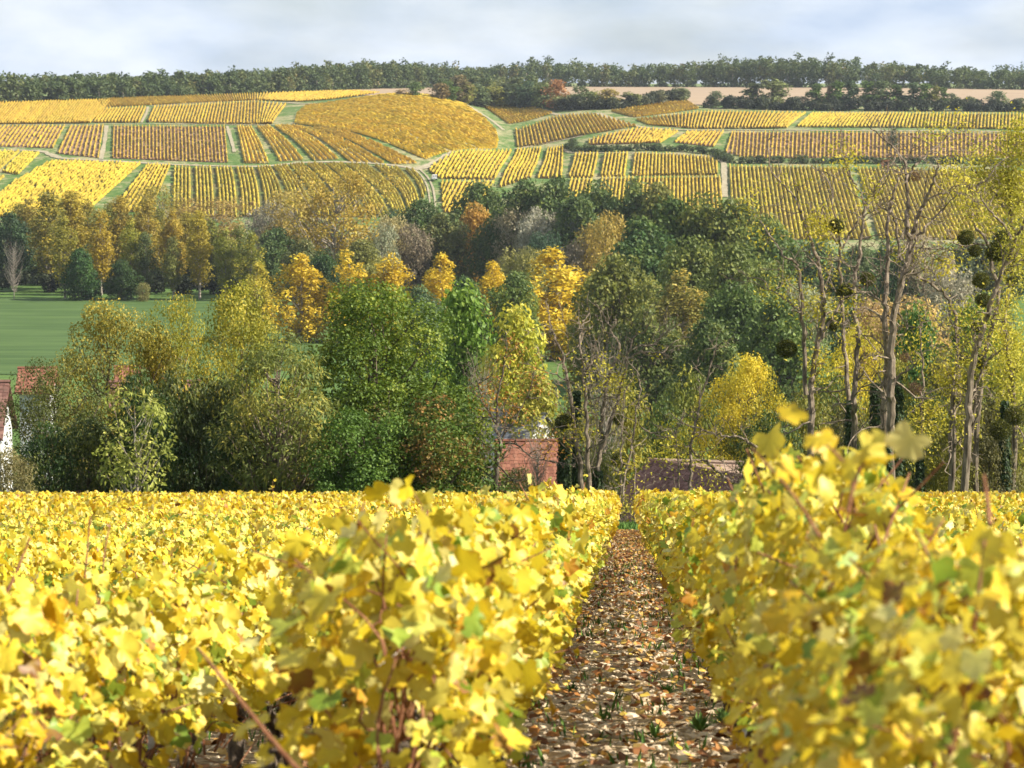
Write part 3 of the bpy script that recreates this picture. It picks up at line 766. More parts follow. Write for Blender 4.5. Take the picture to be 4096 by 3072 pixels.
# golden poplars across the valley floor
PG = 'golden poplars standing in a line'
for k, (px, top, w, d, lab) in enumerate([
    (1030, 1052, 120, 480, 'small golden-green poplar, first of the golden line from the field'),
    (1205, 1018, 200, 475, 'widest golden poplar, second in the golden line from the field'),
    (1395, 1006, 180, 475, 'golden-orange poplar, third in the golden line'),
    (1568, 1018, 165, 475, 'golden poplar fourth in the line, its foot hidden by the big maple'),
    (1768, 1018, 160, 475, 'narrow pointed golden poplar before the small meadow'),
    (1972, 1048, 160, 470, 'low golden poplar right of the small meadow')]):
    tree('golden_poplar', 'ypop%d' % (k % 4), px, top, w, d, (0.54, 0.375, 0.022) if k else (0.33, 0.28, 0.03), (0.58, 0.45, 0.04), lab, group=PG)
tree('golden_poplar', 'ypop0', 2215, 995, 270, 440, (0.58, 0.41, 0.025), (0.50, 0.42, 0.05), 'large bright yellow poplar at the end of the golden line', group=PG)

VG = 'trees of the valley bottom'
V = lambda *a, **k: tree(*a, group=VG, **k)
V('oak_tree', 'round0', 2480, 1025, 320, 385, (0.15, 0.165, 0.032), (0.26, 0.24, 0.04), 'rounded olive-green tree right of the large yellow poplar')
V('oak_tree', 'round1', 2385, 1090, 180, 395, (0.34, 0.30, 0.035), (0.40, 0.32, 0.04), 'small mustard tree between yellow poplar and olive tree')
V('poplar_tree', 'poplar0', 2725, 1085, 230, 375, (0.23, 0.21, 0.045), (0.42, 0.30, 0.05), 'pale olive poplar with silvery top below the tall green wood')
V('oak_tree', 'round2', 2950, 1130, 300, 365, MG, (0.14, 0.18, 0.035), 'dark green round tree under the tall green wood')
V('oak_tree', 'round3', 2600, 1230, 300, 340, (0.10, 0.13, 0.03), OL, 'dark olive tree low in the thicket before the tall wood')
V('oak_tree', 'round1', 2850, 1280, 300, 320, (0.085, 0.125, 0.028), OL, 'low dark green tree above the bare acacia stems')
V('oak_tree', 'round0', 3120, 1190, 260, 340, (0.10, 0.15, 0.03), (0.17, 0.2, 0.04), 'mid green tree left of the first bare trunk')
V('tall_tree', 'round3', 2560, 880, 380, 470, DKG, (0.095, 0.125, 0.026), 'very dark green tree at the left end of the tall wood')
V('tall_tree', 'round1', 2680, 800, 300, 490, MG, (0.19, 0.19, 0.035), 'tall green tree, second in the tall wood')
V('tall_tree', 'round2', 2820, 782, 320, 485, (0.125, 0.155, 0.028), (0.24, 0.22, 0.035), 'tall olive-green tree in the middle of the tall wood')
V('tall_tree', 'round0', 2960, 800, 290, 480, (0.13, 0.16, 0.03), (0.25, 0.23, 0.04), 'tall yellowish-green tree near the right end of the tall wood')
V('tall_tree', 'round3', 3060, 870, 220, 470, MG, (0.17, 0.18, 0.035), 'last tall green tree at the right end of the tall wood')
V('tall_tree', 'round2', 2760, 950, 260, 440, (0.115, 0.15, 0.028), (0.21, 0.21, 0.035), 'green tree with pale stems in front of the tall wood')
V('tall_tree', 'round0', 2950, 980, 260, 430, (0.12, 0.155, 0.028), (0.20, 0.20, 0.035), 'green tree with split stem at the front of the tall wood')
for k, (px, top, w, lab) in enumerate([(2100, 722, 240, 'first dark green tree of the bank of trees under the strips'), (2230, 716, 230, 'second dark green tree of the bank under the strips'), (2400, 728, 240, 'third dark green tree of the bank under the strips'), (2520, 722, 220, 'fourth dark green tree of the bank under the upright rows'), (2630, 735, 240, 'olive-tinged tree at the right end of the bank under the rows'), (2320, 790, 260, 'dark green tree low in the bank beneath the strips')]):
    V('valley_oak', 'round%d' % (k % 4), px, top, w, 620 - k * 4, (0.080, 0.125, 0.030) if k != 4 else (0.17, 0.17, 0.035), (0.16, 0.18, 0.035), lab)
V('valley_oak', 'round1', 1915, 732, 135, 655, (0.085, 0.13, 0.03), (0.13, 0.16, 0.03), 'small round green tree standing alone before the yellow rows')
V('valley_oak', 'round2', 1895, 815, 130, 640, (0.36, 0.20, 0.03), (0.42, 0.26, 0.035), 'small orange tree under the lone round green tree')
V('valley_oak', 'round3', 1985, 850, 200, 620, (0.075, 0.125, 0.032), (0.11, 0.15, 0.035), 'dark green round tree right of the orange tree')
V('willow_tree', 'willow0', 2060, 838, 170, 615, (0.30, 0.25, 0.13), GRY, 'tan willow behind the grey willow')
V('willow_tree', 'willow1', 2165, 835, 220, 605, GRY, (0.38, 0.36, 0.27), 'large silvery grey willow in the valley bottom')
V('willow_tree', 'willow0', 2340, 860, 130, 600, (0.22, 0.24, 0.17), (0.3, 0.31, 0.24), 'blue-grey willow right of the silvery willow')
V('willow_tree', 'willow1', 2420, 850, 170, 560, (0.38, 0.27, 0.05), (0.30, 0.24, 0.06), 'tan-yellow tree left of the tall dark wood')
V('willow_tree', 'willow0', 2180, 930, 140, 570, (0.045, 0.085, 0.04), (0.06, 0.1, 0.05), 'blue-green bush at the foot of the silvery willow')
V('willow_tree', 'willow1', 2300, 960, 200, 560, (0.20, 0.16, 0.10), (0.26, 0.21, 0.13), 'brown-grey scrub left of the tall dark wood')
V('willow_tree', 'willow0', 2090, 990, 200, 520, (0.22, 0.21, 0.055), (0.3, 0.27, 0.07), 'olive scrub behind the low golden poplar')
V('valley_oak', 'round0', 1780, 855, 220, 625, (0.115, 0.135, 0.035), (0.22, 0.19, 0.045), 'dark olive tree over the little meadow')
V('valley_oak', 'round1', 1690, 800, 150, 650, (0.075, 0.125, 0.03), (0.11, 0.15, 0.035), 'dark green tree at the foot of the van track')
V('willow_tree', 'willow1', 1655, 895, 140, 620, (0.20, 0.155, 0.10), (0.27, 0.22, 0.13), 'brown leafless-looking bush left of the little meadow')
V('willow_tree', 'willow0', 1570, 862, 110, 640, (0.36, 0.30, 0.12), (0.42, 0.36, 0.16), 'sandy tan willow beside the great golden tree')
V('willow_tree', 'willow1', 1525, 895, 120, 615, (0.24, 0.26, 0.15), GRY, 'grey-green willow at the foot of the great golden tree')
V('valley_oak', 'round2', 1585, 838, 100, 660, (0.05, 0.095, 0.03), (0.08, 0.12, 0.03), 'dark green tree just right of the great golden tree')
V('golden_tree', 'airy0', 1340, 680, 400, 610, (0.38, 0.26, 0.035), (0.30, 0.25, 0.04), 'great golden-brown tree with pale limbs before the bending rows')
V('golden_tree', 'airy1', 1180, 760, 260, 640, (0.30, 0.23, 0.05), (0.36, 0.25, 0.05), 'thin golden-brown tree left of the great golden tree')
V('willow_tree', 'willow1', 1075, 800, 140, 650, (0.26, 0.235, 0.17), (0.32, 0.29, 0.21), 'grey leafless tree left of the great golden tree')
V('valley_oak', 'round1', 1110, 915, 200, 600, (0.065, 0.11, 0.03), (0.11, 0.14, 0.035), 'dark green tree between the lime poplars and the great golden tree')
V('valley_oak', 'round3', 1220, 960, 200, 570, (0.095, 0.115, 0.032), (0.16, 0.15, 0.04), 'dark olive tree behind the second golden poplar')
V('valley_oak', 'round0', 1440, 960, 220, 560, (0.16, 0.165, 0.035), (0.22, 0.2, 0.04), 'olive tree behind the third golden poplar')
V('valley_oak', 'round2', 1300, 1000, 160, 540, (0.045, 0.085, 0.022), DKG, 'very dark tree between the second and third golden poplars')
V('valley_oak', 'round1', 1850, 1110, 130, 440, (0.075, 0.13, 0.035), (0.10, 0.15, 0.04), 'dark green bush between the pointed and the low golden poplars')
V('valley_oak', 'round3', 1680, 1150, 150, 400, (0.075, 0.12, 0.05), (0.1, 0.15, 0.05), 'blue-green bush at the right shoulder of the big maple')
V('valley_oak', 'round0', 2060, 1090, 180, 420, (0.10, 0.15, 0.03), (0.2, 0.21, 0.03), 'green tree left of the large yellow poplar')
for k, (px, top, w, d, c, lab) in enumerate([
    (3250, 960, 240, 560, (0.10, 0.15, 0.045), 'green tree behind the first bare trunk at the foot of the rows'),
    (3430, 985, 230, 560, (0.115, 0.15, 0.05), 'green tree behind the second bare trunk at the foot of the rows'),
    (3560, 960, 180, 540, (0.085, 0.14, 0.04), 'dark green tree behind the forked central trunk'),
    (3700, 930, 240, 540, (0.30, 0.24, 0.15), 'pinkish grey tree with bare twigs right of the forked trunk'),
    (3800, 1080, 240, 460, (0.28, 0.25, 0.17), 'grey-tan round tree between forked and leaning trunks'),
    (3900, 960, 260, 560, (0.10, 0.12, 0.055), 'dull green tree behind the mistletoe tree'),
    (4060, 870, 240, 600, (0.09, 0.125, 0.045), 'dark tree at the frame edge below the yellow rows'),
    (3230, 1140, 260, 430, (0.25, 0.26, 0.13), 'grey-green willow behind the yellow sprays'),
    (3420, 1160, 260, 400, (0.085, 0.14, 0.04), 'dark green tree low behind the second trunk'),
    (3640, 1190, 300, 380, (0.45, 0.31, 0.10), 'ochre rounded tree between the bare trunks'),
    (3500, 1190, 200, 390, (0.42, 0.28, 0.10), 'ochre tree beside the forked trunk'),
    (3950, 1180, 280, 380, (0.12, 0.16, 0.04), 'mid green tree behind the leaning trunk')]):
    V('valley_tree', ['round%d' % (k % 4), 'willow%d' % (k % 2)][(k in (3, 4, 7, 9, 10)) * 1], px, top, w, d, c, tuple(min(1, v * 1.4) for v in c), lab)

# the poplar screen behind the green field
SG = 'poplars behind the green field'
for k, (key, px, top, w, d, c, c2, lab) in enumerate([
    ('poplar2', 70, 815, 110, 660, (0.24, 0.23, 0.04), (0.36, 0.28, 0.04), 'olive poplar peeping behind the dark tree at the frame edge'),
    ('poplar0', 235, 800, 110, 655, (0.20, 0.22, 0.035), (0.32, 0.28, 0.04), 'olive poplar between the two tallest ones'),
    ('poplar1', 345, 800, 110, 655, (0.36, 0.28, 0.035), (0.26, 0.25, 0.04), 'dull gold poplar left of the orange-gold one'),
    ('poplar2', 440, 810, 105, 655, (0.22, 0.23, 0.035), (0.34, 0.28, 0.04), 'green-gold poplar right of the orange-gold one'),
    ('poplar0', 545, 820, 105, 655, (0.40, 0.30, 0.035), (0.28, 0.26, 0.04), 'ochre poplar behind the lime-green poplar'),
    ('poplar1', 635, 830, 105, 650, (0.22, 0.23, 0.035), (0.34, 0.28, 0.04), 'green poplar between ochre and orange poplars'),
    ('poplar2', 745, 850, 105, 650, (0.36, 0.29, 0.035), (0.26, 0.25, 0.04), 'gold-green poplar left of the yellow one with white foot'),
    ('poplar0', 845, 880, 105, 640, (0.19, 0.22, 0.035), (0.28, 0.27, 0.04), 'green poplar between the yellow and slender lime poplars'),
    ('poplar1', 955, 905, 105, 630, (0.17, 0.21, 0.035), (0.26, 0.26, 0.04), 'green poplar between the two lime poplars'),
    ('round3', 40, 850, 190, 640, (0.045, 0.085, 0.032), DKG, 'dark green tree at the frame edge behind the field'),
    ('poplar0', 110, 790, 139, 650, (0.36, 0.28, 0.05), (0.30, 0.25, 0.05), 'brownish gold poplar next to the dark tree at the frame edge'),
    ('poplar1', 190, 762, 172, 625, (0.25, 0.235, 0.035), (0.46, 0.33, 0.035), 'tall olive poplar, tallest at the left of the screen'),
    ('poplar2', 285, 765, 155, 630, (0.40, 0.30, 0.03), (0.28, 0.26, 0.035), 'tall gold poplar right of the tallest olive poplar'),
    ('poplar0', 255, 870, 106, 600, (0.30, 0.28, 0.035), (0.42, 0.34, 0.04), 'shorter lime-gold poplar before the tall gold poplar'),
    ('poplar1', 400, 835, 122, 610, (0.46, 0.33, 0.025), (0.40, 0.30, 0.03), 'orange-gold poplar in the middle of the screen'),
    ('poplar2', 480, 785, 122, 640, (0.40, 0.29, 0.035), (0.30, 0.26, 0.04), 'gold poplar behind the lime-green poplar'),
    ('poplar0', 520, 880, 98, 598, (0.29, 0.30, 0.03), (0.44, 0.36, 0.04), 'lime-green poplar before the dark clipped shrub'),
    ('poplar1', 590, 790, 114, 640, (0.38, 0.30, 0.04), (0.48, 0.33, 0.04), 'olive-gold poplar with green top'),
    ('airy0', 650, 742, 210, 670, (0.30, 0.26, 0.04), (0.42, 0.30, 0.05), 'wide olive tree rising over the poplar screen'),
    ('poplar2', 580, 930, 82, 596, (0.15, 0.19, 0.06), (0.2, 0.24, 0.07), 'slim pale green poplar with bare white stem'),
    ('poplar0', 690, 838, 114, 620, (0.46, 0.32, 0.03), (0.36, 0.29, 0.04), 'orange poplar right of the slim pale one'),
    ('poplar1', 690, 945, 90, 594, (0.19, 0.21, 0.05), (0.26, 0.26, 0.05), 'pale green poplar with twin white stems'),
    ('poplar2', 795, 845, 122, 596, (0.42, 0.33, 0.03), (0.34, 0.30, 0.035), 'yellow poplar with white foot at the field corner'),
    ('poplar0', 900, 915, 94, 592, (0.27, 0.29, 0.04), (0.36, 0.33, 0.05), 'slender lime poplar near the field corner'),
    ('poplar1', 1000, 925, 106, 590, (0.25, 0.27, 0.03), (0.46, 0.36, 0.04), 'last lime poplar of the screen, above the golden-green one'),
    ('airy1', 850, 790, 290, 660, (0.40, 0.27, 0.07), (0.34, 0.25, 0.08), 'thin brown twiggy tree with dark nests over the screen'),
    ('round1', 325, 995, 150, 592, (0.050, 0.115, 0.025), (0.075, 0.145, 0.03), 'dark green round shrub at the field edge'),
    ('round2', 490, 1040, 130, 592, (0.055, 0.105, 0.028), (0.085, 0.13, 0.03), 'dark green shrub right of the round one at the field edge'),
    ('bush0', 570, 1130, 60, 588, (0.22, 0.21, 0.06), (0.28, 0.25, 0.08), 'small olive bush at the field edge'),
    ('bare', 52, 955, 90, 594, (0.25, 0.26, 0.16), (0.3, 0.3, 0.2), 'bare white-stemmed young tree at the edge of the field'),
    ('round0', 760, 1010, 190, 640, (0.07, 0.105, 0.028), OL, 'dark tree behind the twin white stems'),
    ('round3', 900, 1040, 200, 635, (0.06, 0.095, 0.028), OL, 'dark tree behind the slender lime poplar'),
    ('round2', 200, 1010, 220, 650, (0.07, 0.095, 0.025), OL, 'dark tree behind the tallest olive poplar'),
    ('round1', 600, 1020, 200, 650, (0.07, 0.10, 0.025), OL, 'dark tree behind the slim pale poplar'),
    ('round0', 420, 1000, 200, 655, (0.08, 0.10, 0.025), OL, 'dark tree behind the orange-gold poplar')]):
    tree('poplar_tree' if 'poplar' in key else 'valley_tree', key, px, top, w, d, tuple(v * 0.78 for v in c), tuple(v * 0.78 for v in c2), lab, group=SG)

# dark scrub along the feet of the poplars and other hedges
def hedge(name, px, d_or_none, hgt, wid, color, tint, label, cat='hedge', dens=14, L=0.7, start=600, seed=5, lift=0.0):
    if d_or_none is None: P = on_ground([p[0] for p in px], [p[1] for p in px], start)
    else:
        P = np.array([at(a, b, d_or_none if len(q) == 2 else q[2]) for q in px for a, b in [q[:2]]]); P[:, 2] = ground_z(P[:, 0], P[:, 1])
    C = catmull(P[:, :2], 12)
    Lg = np.linalg.norm(np.diff(C, axis=0), axis=1).sum()
    C = resample(C, max(3, int(Lg / (wid * 0.35))))
    rng = np.random.default_rng(seed)
    cc = C + rng.normal(0, wid * 0.22, C.shape)
    z = ground_z(cc[:, 0], cc[:, 1]) + hgt * rng.uniform(0.15, 0.75, len(cc))
    rad = np.full(len(cc), 1.0) * rng.uniform(0.35, 0.62, len(cc)) * max(hgt, wid) * 0.75
    c3 = np.c_[cc, z]
    o0 = np.array([c3[:, 0].mean(), c3[:, 1].mean(), 0]); o0[2] = float(ground_z(o0[0], o0[1]))
    V, F, R = clump_leaves(rng, c3 - o0, rad, int(Lg * dens * hgt / 3), L)
    gz = ground_z(V[:, 0] + o0[0], V[:, 1] + o0[1]) - o0[2]
    V[:, 2] = np.maximum(V[:, 2], gz - 0.1)
    o = link(name, new_mesh(name, V, F, M_FOL, rnd=R), None, o0)
    o.color = (*color, 1); o['tint'] = [*tint]
    return tag(o, label, cat)

hedge('scrub_hedge', [(-60, 1166), (200, 1168), (450, 1172), (700, 1175), (960, 1180)], None, 5.0, 5.0, (0.045, 0.06, 0.022), (0.07, 0.085, 0.03), 'dark scrub along the feet of the poplar screen', dens=110, start=400)
hedge('scrub_hedge', [(1500, 1018), (1620, 1022), (1760, 1020), (1900, 1024)], None, 4.5, 4.0, (0.05, 0.05, 0.028), (0.08, 0.075, 0.04), 'dark scrub along the far edge of the little meadow', dens=110, start=400, seed=6)
hedge('bank_hedge', [(2296, 575), (2290, 597), (2360, 606), (2500, 603), (2640, 602), (2760, 608), (2850, 618), (2900, 642), (2960, 653), (3200, 653), (3500, 653), (3800, 655), (4140, 660)], None, 2.2, 4.0, (0.075, 0.115, 0.028), (0.12, 0.13, 0.045), 'dark green scrub on the curved bank between vineyard plots', dens=90, seed=7, L=0.8)
hedge('plateau_hedge', [(2080, 408), (2200, 432), (2300, 440), (2440, 436), (2560, 425), (2650, 408), (2740, 398)], None, 5.0, 7.0, (0.060, 0.075, 0.032), (0.10, 0.11, 0.04), 'dark hedge above the fin-shaped and triangular plots', dens=60, L=1.1, seed=8)
hedge('plateau_hedge', [(2850, 432), (3000, 438), (3300, 443), (3700, 445), (4140, 448)], None, 5.5, 7.0, (0.045, 0.060, 0.028), (0.085, 0.10, 0.04), 'long dark hedge under the line of hedge trees', dens=60, L=1.1, seed=9)
L3 = [(1780, 316, 90), (1830, 312, 100), (1885, 305, 110), (1945, 310, 110), (2005, 312, 110), (2065, 308, 110), (2130, 300, 110), (2190, 318, 90), (1930, 352, 110), (2010, 358, 110), (2100, 360, 110), (2170, 372, 100), (1850, 352, 90), (2300, 372, 90), (2400, 385, 90), (2480, 392, 90)]
for _k, (_px, _t, _w) in enumerate(L3):
    tree('coppice_tree', 'far%d' % (_k % 3), _px, _t, _w, float(on_ground([_px], [np.interp(_px, [1780, 1950, 2200, 2500], [400, 420, 432, 430])], 900)[0][1]) + (_k * 5) % 14, [(0.085, 0.12, 0.04), (0.12, 0.14, 0.045), (0.07, 0.10, 0.04)][_k % 3], (0.17, 0.17, 0.05), 'green tree in the coppice above the fold, %s from the left' % nth(_px, L3), group='coppice above the fold')
HG = 'hedge trees on the plateau edge'
HT = [(1662, 328, 58, 'far0', MG, 'small green hedge tree at the end of the stubble field'), (1608, 356, 40, 'far1', TWG, 'brown bush left of the small green hedge tree'),
      (1760, 332, 60, 'far2', (0.20, 0.15, 0.06), 'brown-tinged hedge tree right of the small green one'), (1790, 325, 70, 'far0', MG, 'green tree in the clump above the domed plot'), (1850, 330, 80, 'far1', OL, 'olive tree in the clump above the domed plot'),
      (1840, 300, 70, 'far2', (0.15, 0.12, 0.05), 'brownish tree tall in the clump above the domed plot'), (1910, 335, 90, 'far0', (0.10, 0.13, 0.05), 'green tree at the right of the clump above the domed plot'), (1980, 340, 90, 'far1', OL, 'olive tree above the grassy fold'),
      (2060, 335, 90, 'far2', (0.11, 0.14, 0.05), 'green tree above the head of the grassy fold'), (2110, 325, 80, 'far0', (0.07, 0.11, 0.05), 'dark green tree above the fold track'), (2165, 330, 80, 'far1', (0.10, 0.13, 0.04), 'green tree left of the russet one'),
      (2225, 318, 72, 'far2', (0.30, 0.15, 0.055), 'russet tree at the edge of the stubble field'), (2330, 345, 100, 'far0', (0.11, 0.14, 0.05), 'broad green hedge tree right of the russet one'), (2255, 380, 80, 'far1', (0.17, 0.18, 0.07), 'pale green bush below the russet tree'),
      (2435, 355, 76, 'far2', (0.28, 0.22, 0.05), 'mustard hedge tree by the stubble field'), (2380, 360, 50, 'far1', (0.2, 0.21, 0.05), 'light green bush left of the mustard hedge tree'), (2520, 366, 64, 'far1', (0.14, 0.15, 0.04), 'rounded olive hedge tree by the stubble field'),
      (2570, 380, 44, 'far0', (0.17, 0.15, 0.09), 'grey-brown hedge bush right of the rounded olive tree'), (2640, 360, 50, 'far0', (0.15, 0.15, 0.07), 'hazy olive hedge tree above the triangular plot'), (2715, 347, 66, 'far1', (0.12, 0.14, 0.06), 'green hedge tree with visible stem above the triangular plot'),
      (2865, 364, 50, 'far2', (0.10, 0.13, 0.05), 'green bush at the left end of the long hedge'), (3015, 332, 70, 'layer0', (0.10, 0.12, 0.045), 'dark tree left of the tallest hedge tree'), (3088, 314, 100, 'far1', (0.13, 0.15, 0.05), 'tallest hedge tree, left of the tree line'),
      (2960, 385, 70, 'far0', (0.11, 0.12, 0.055), 'low bush between hedge trees'), (3190, 385, 80, 'far2', (0.14, 0.14, 0.08), 'grey-green hedge bush left of the tree line'), (3265, 336, 66, 'layer0', MG, 'first tree of the hedge tree line'), (3320, 345, 40, 'layer1', TWG, 'thin grey bare tree in the hedge tree line'),
      (3350, 324, 62, 'layer2', MG, 'third tree of the hedge tree line'), (3402, 322, 58, 'layer0', (0.07, 0.11, 0.04), 'fourth, dark tree of the hedge tree line'), (3470, 324, 76, 'layer1', MG, 'fifth, broad tree of the hedge tree line'), (3530, 322, 66, 'layer2', (0.09, 0.12, 0.045), 'sixth tree of the hedge tree line'),
      (3590, 340, 60, 'layer0', MG, 'seventh, lower tree of the hedge tree line'), (3655, 330, 66, 'layer1', (0.08, 0.12, 0.045), 'eighth tree of the hedge tree line'), (3705, 334, 54, 'layer2', MG, 'ninth tree of the hedge tree line'), (3745, 345, 50, 'layer0', OL, 'tenth, olive tree of the hedge tree line'),
      (3775, 350, 46, 'layer1', MG, 'last tree of the hedge tree line'), (3810, 372, 50, 'far0', (0.10, 0.12, 0.05), 'low bush just past the hedge tree line'), (3870, 385, 70, 'far1', (0.09, 0.115, 0.045), 'rounded hedge bush past the tree line'),
      (3990, 364, 66, 'far2', (0.10, 0.14, 0.05), 'conical hedge tree near the frame edge'), (4075, 392, 70, 'far0', (0.11, 0.13, 0.05), 'hedge bush cut by the frame edge')]
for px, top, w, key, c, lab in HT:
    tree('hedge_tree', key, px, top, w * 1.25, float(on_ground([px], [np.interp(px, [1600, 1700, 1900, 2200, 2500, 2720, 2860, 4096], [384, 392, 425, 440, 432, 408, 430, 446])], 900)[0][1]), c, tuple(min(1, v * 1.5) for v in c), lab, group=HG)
tree('dark_conifer', 'conifer', 3572, 508, 56, 985, (0.055, 0.085, 0.04), (0.085, 0.12, 0.05), 'slim dark evergreen among the brown vine rows behind bare branches', 'tree')
tree('round_bush', 'bush0', 184, 618, 46, 965, (0.10, 0.13, 0.05), (0.14, 0.16, 0.06), 'round dark bush in the bend of the winding track', 'bush')
tree('round_bush', 'bush1', 591, 478, 16, 1090, (0.06, 0.05, 0.04), (0.09, 0.07, 0.05), 'tiny dark bush at the foot of the grassy path', 'bush')
tree('round_bush', 'bush0', 1403, 408, 12, 1230, (0.05, 0.03, 0.03), (0.06, 0.04, 0.03), 'tiny dark bush beside the upper track', 'bush')
tree('round_bush', 'bush1', 2291, 552, 18, 1010, (0.06, 0.09, 0.035), (0.08, 0.1, 0.04), 'small dark bush at the head of the curved bank', 'bush')

# the wood on the plateau: one mass
def wood():
    rng = np.random.default_rng(3)
    front = [(-500, 424), (0, 415), (400, 400), (800, 384), (1024, 375), (1300, 364), (1500, 358), (1750, 353), (2000, 350), (2250, 350), (3000, 351), (3600, 355), (4096, 362), (4600, 368)]
    fp = np.interp(np.arange(-450, 4560, 30.0), [p[0] for p in front], [p[0] for p in front]), np.interp(np.arange(-450, 4560, 30.0), [p[0] for p in front], [p[1] for p in front])
    P = on_ground(fp[0], fp[1], 900)
    C, Rad, Tone, b = [], [], [], Bag()
    leafV, leafF, leafR, n0 = [], [], [], 0
    for row in range(8):
        Q = resample(P[:, :2] + np.array([0, 1.0]) * (row * 9.0 + 3), int(np.linalg.norm(np.diff(P[:, :2], axis=0), axis=1).sum() / 7.0))
        for x, y in Q:
            x += rng.normal(0, 2.0); y += rng.normal(0, 2.2)
            h = np.interp(x / y * FPX + 2048, [0, 1000, 2000, 3000, 4096], [12.0, 13.2, 14.0, 16.0, 13.0]) * rng.uniform(0.82, 1.14)
            h *= 1 + 0.13 * math.sin(x * 0.045 + 1.3 * math.sin(x * 0.017)) + (0.18 if rng.random() < 0.08 else 0)
            if row == 0: h *= rng.uniform(0.62, 1.0)
            g = float(ground_z(x, y)); w = rng.uniform(6.5, 10)
            nc = 22 if row < 2 else 11
            hn = rng.uniform(0.0 if row < 2 else 0.4, 0.95, nc); th = rng.uniform(0, 6.28, nc)
            r = w / 2 * prof_dome(hn) * rng.uniform(0.3, 0.95, nc)
            c = np.stack([x + r * np.cos(th), y + r * np.sin(th), g + h * hn - 0.8], 1)
            V, F, R = clump_leaves(rng, c, rng.uniform(1.2, 2.2, nc), 330 if row < 2 else 110, 1.55 if row < 2 else 1.7)
            tone = rng.random()
            leafV.append(V); leafF.append(F + n0); n0 += len(V); leafR.append(np.clip(R * 0.45 + tone * 0.55, 0, 1))
            if row < 2 and rng.random() < 0.35: b.tube([(x, y, g), (x + rng.normal(0, .3), y, g + h * 0.6)], [0.28, 0.16], 4)
    off = np.array([0, 1500, float(ground_z(0, 1500))])
    root = link('wood', None, None, off)
    tag(root, 'long dark green autumn wood along the whole skyline', 'wood', kind='stuff')
    t = NT('wood_foliage')
    rnd = t.attr('rnd').outputs['Fac']; patch = t.noise(0.03, 3.0)
    c = t.ramp(t.math('ADD', t.math('MULTIPLY', rnd, 0.75), t.math('MULTIPLY', t.math('SUBTRACT', patch, 0.5), 0.5)), [(0.0, (0.060, 0.105, 0.035)), (0.45, (0.125, 0.165, 0.050)), (0.65, (0.19, 0.20, 0.055)), (0.73, (0.28, 0.20, 0.06)), (0.76, (0.18, 0.20, 0.06)), (1.0, (0.24, 0.25, 0.06))])
    m = t.out(t.leaf(c, c, 0.3, 0.6, 0.2))
    cr = link('crowns', new_mesh('wood_crowns', np.concatenate(leafV) - off, np.concatenate(leafF), m, rnd=np.concatenate(leafR)), root); cr['kind'] = 'stuff'
    bt = b.mesh('wood_trunks', M_PALE); tr = link('trunks', bt, root); tr.location = -Vector(off); tr['kind'] = 'stuff'
wood()

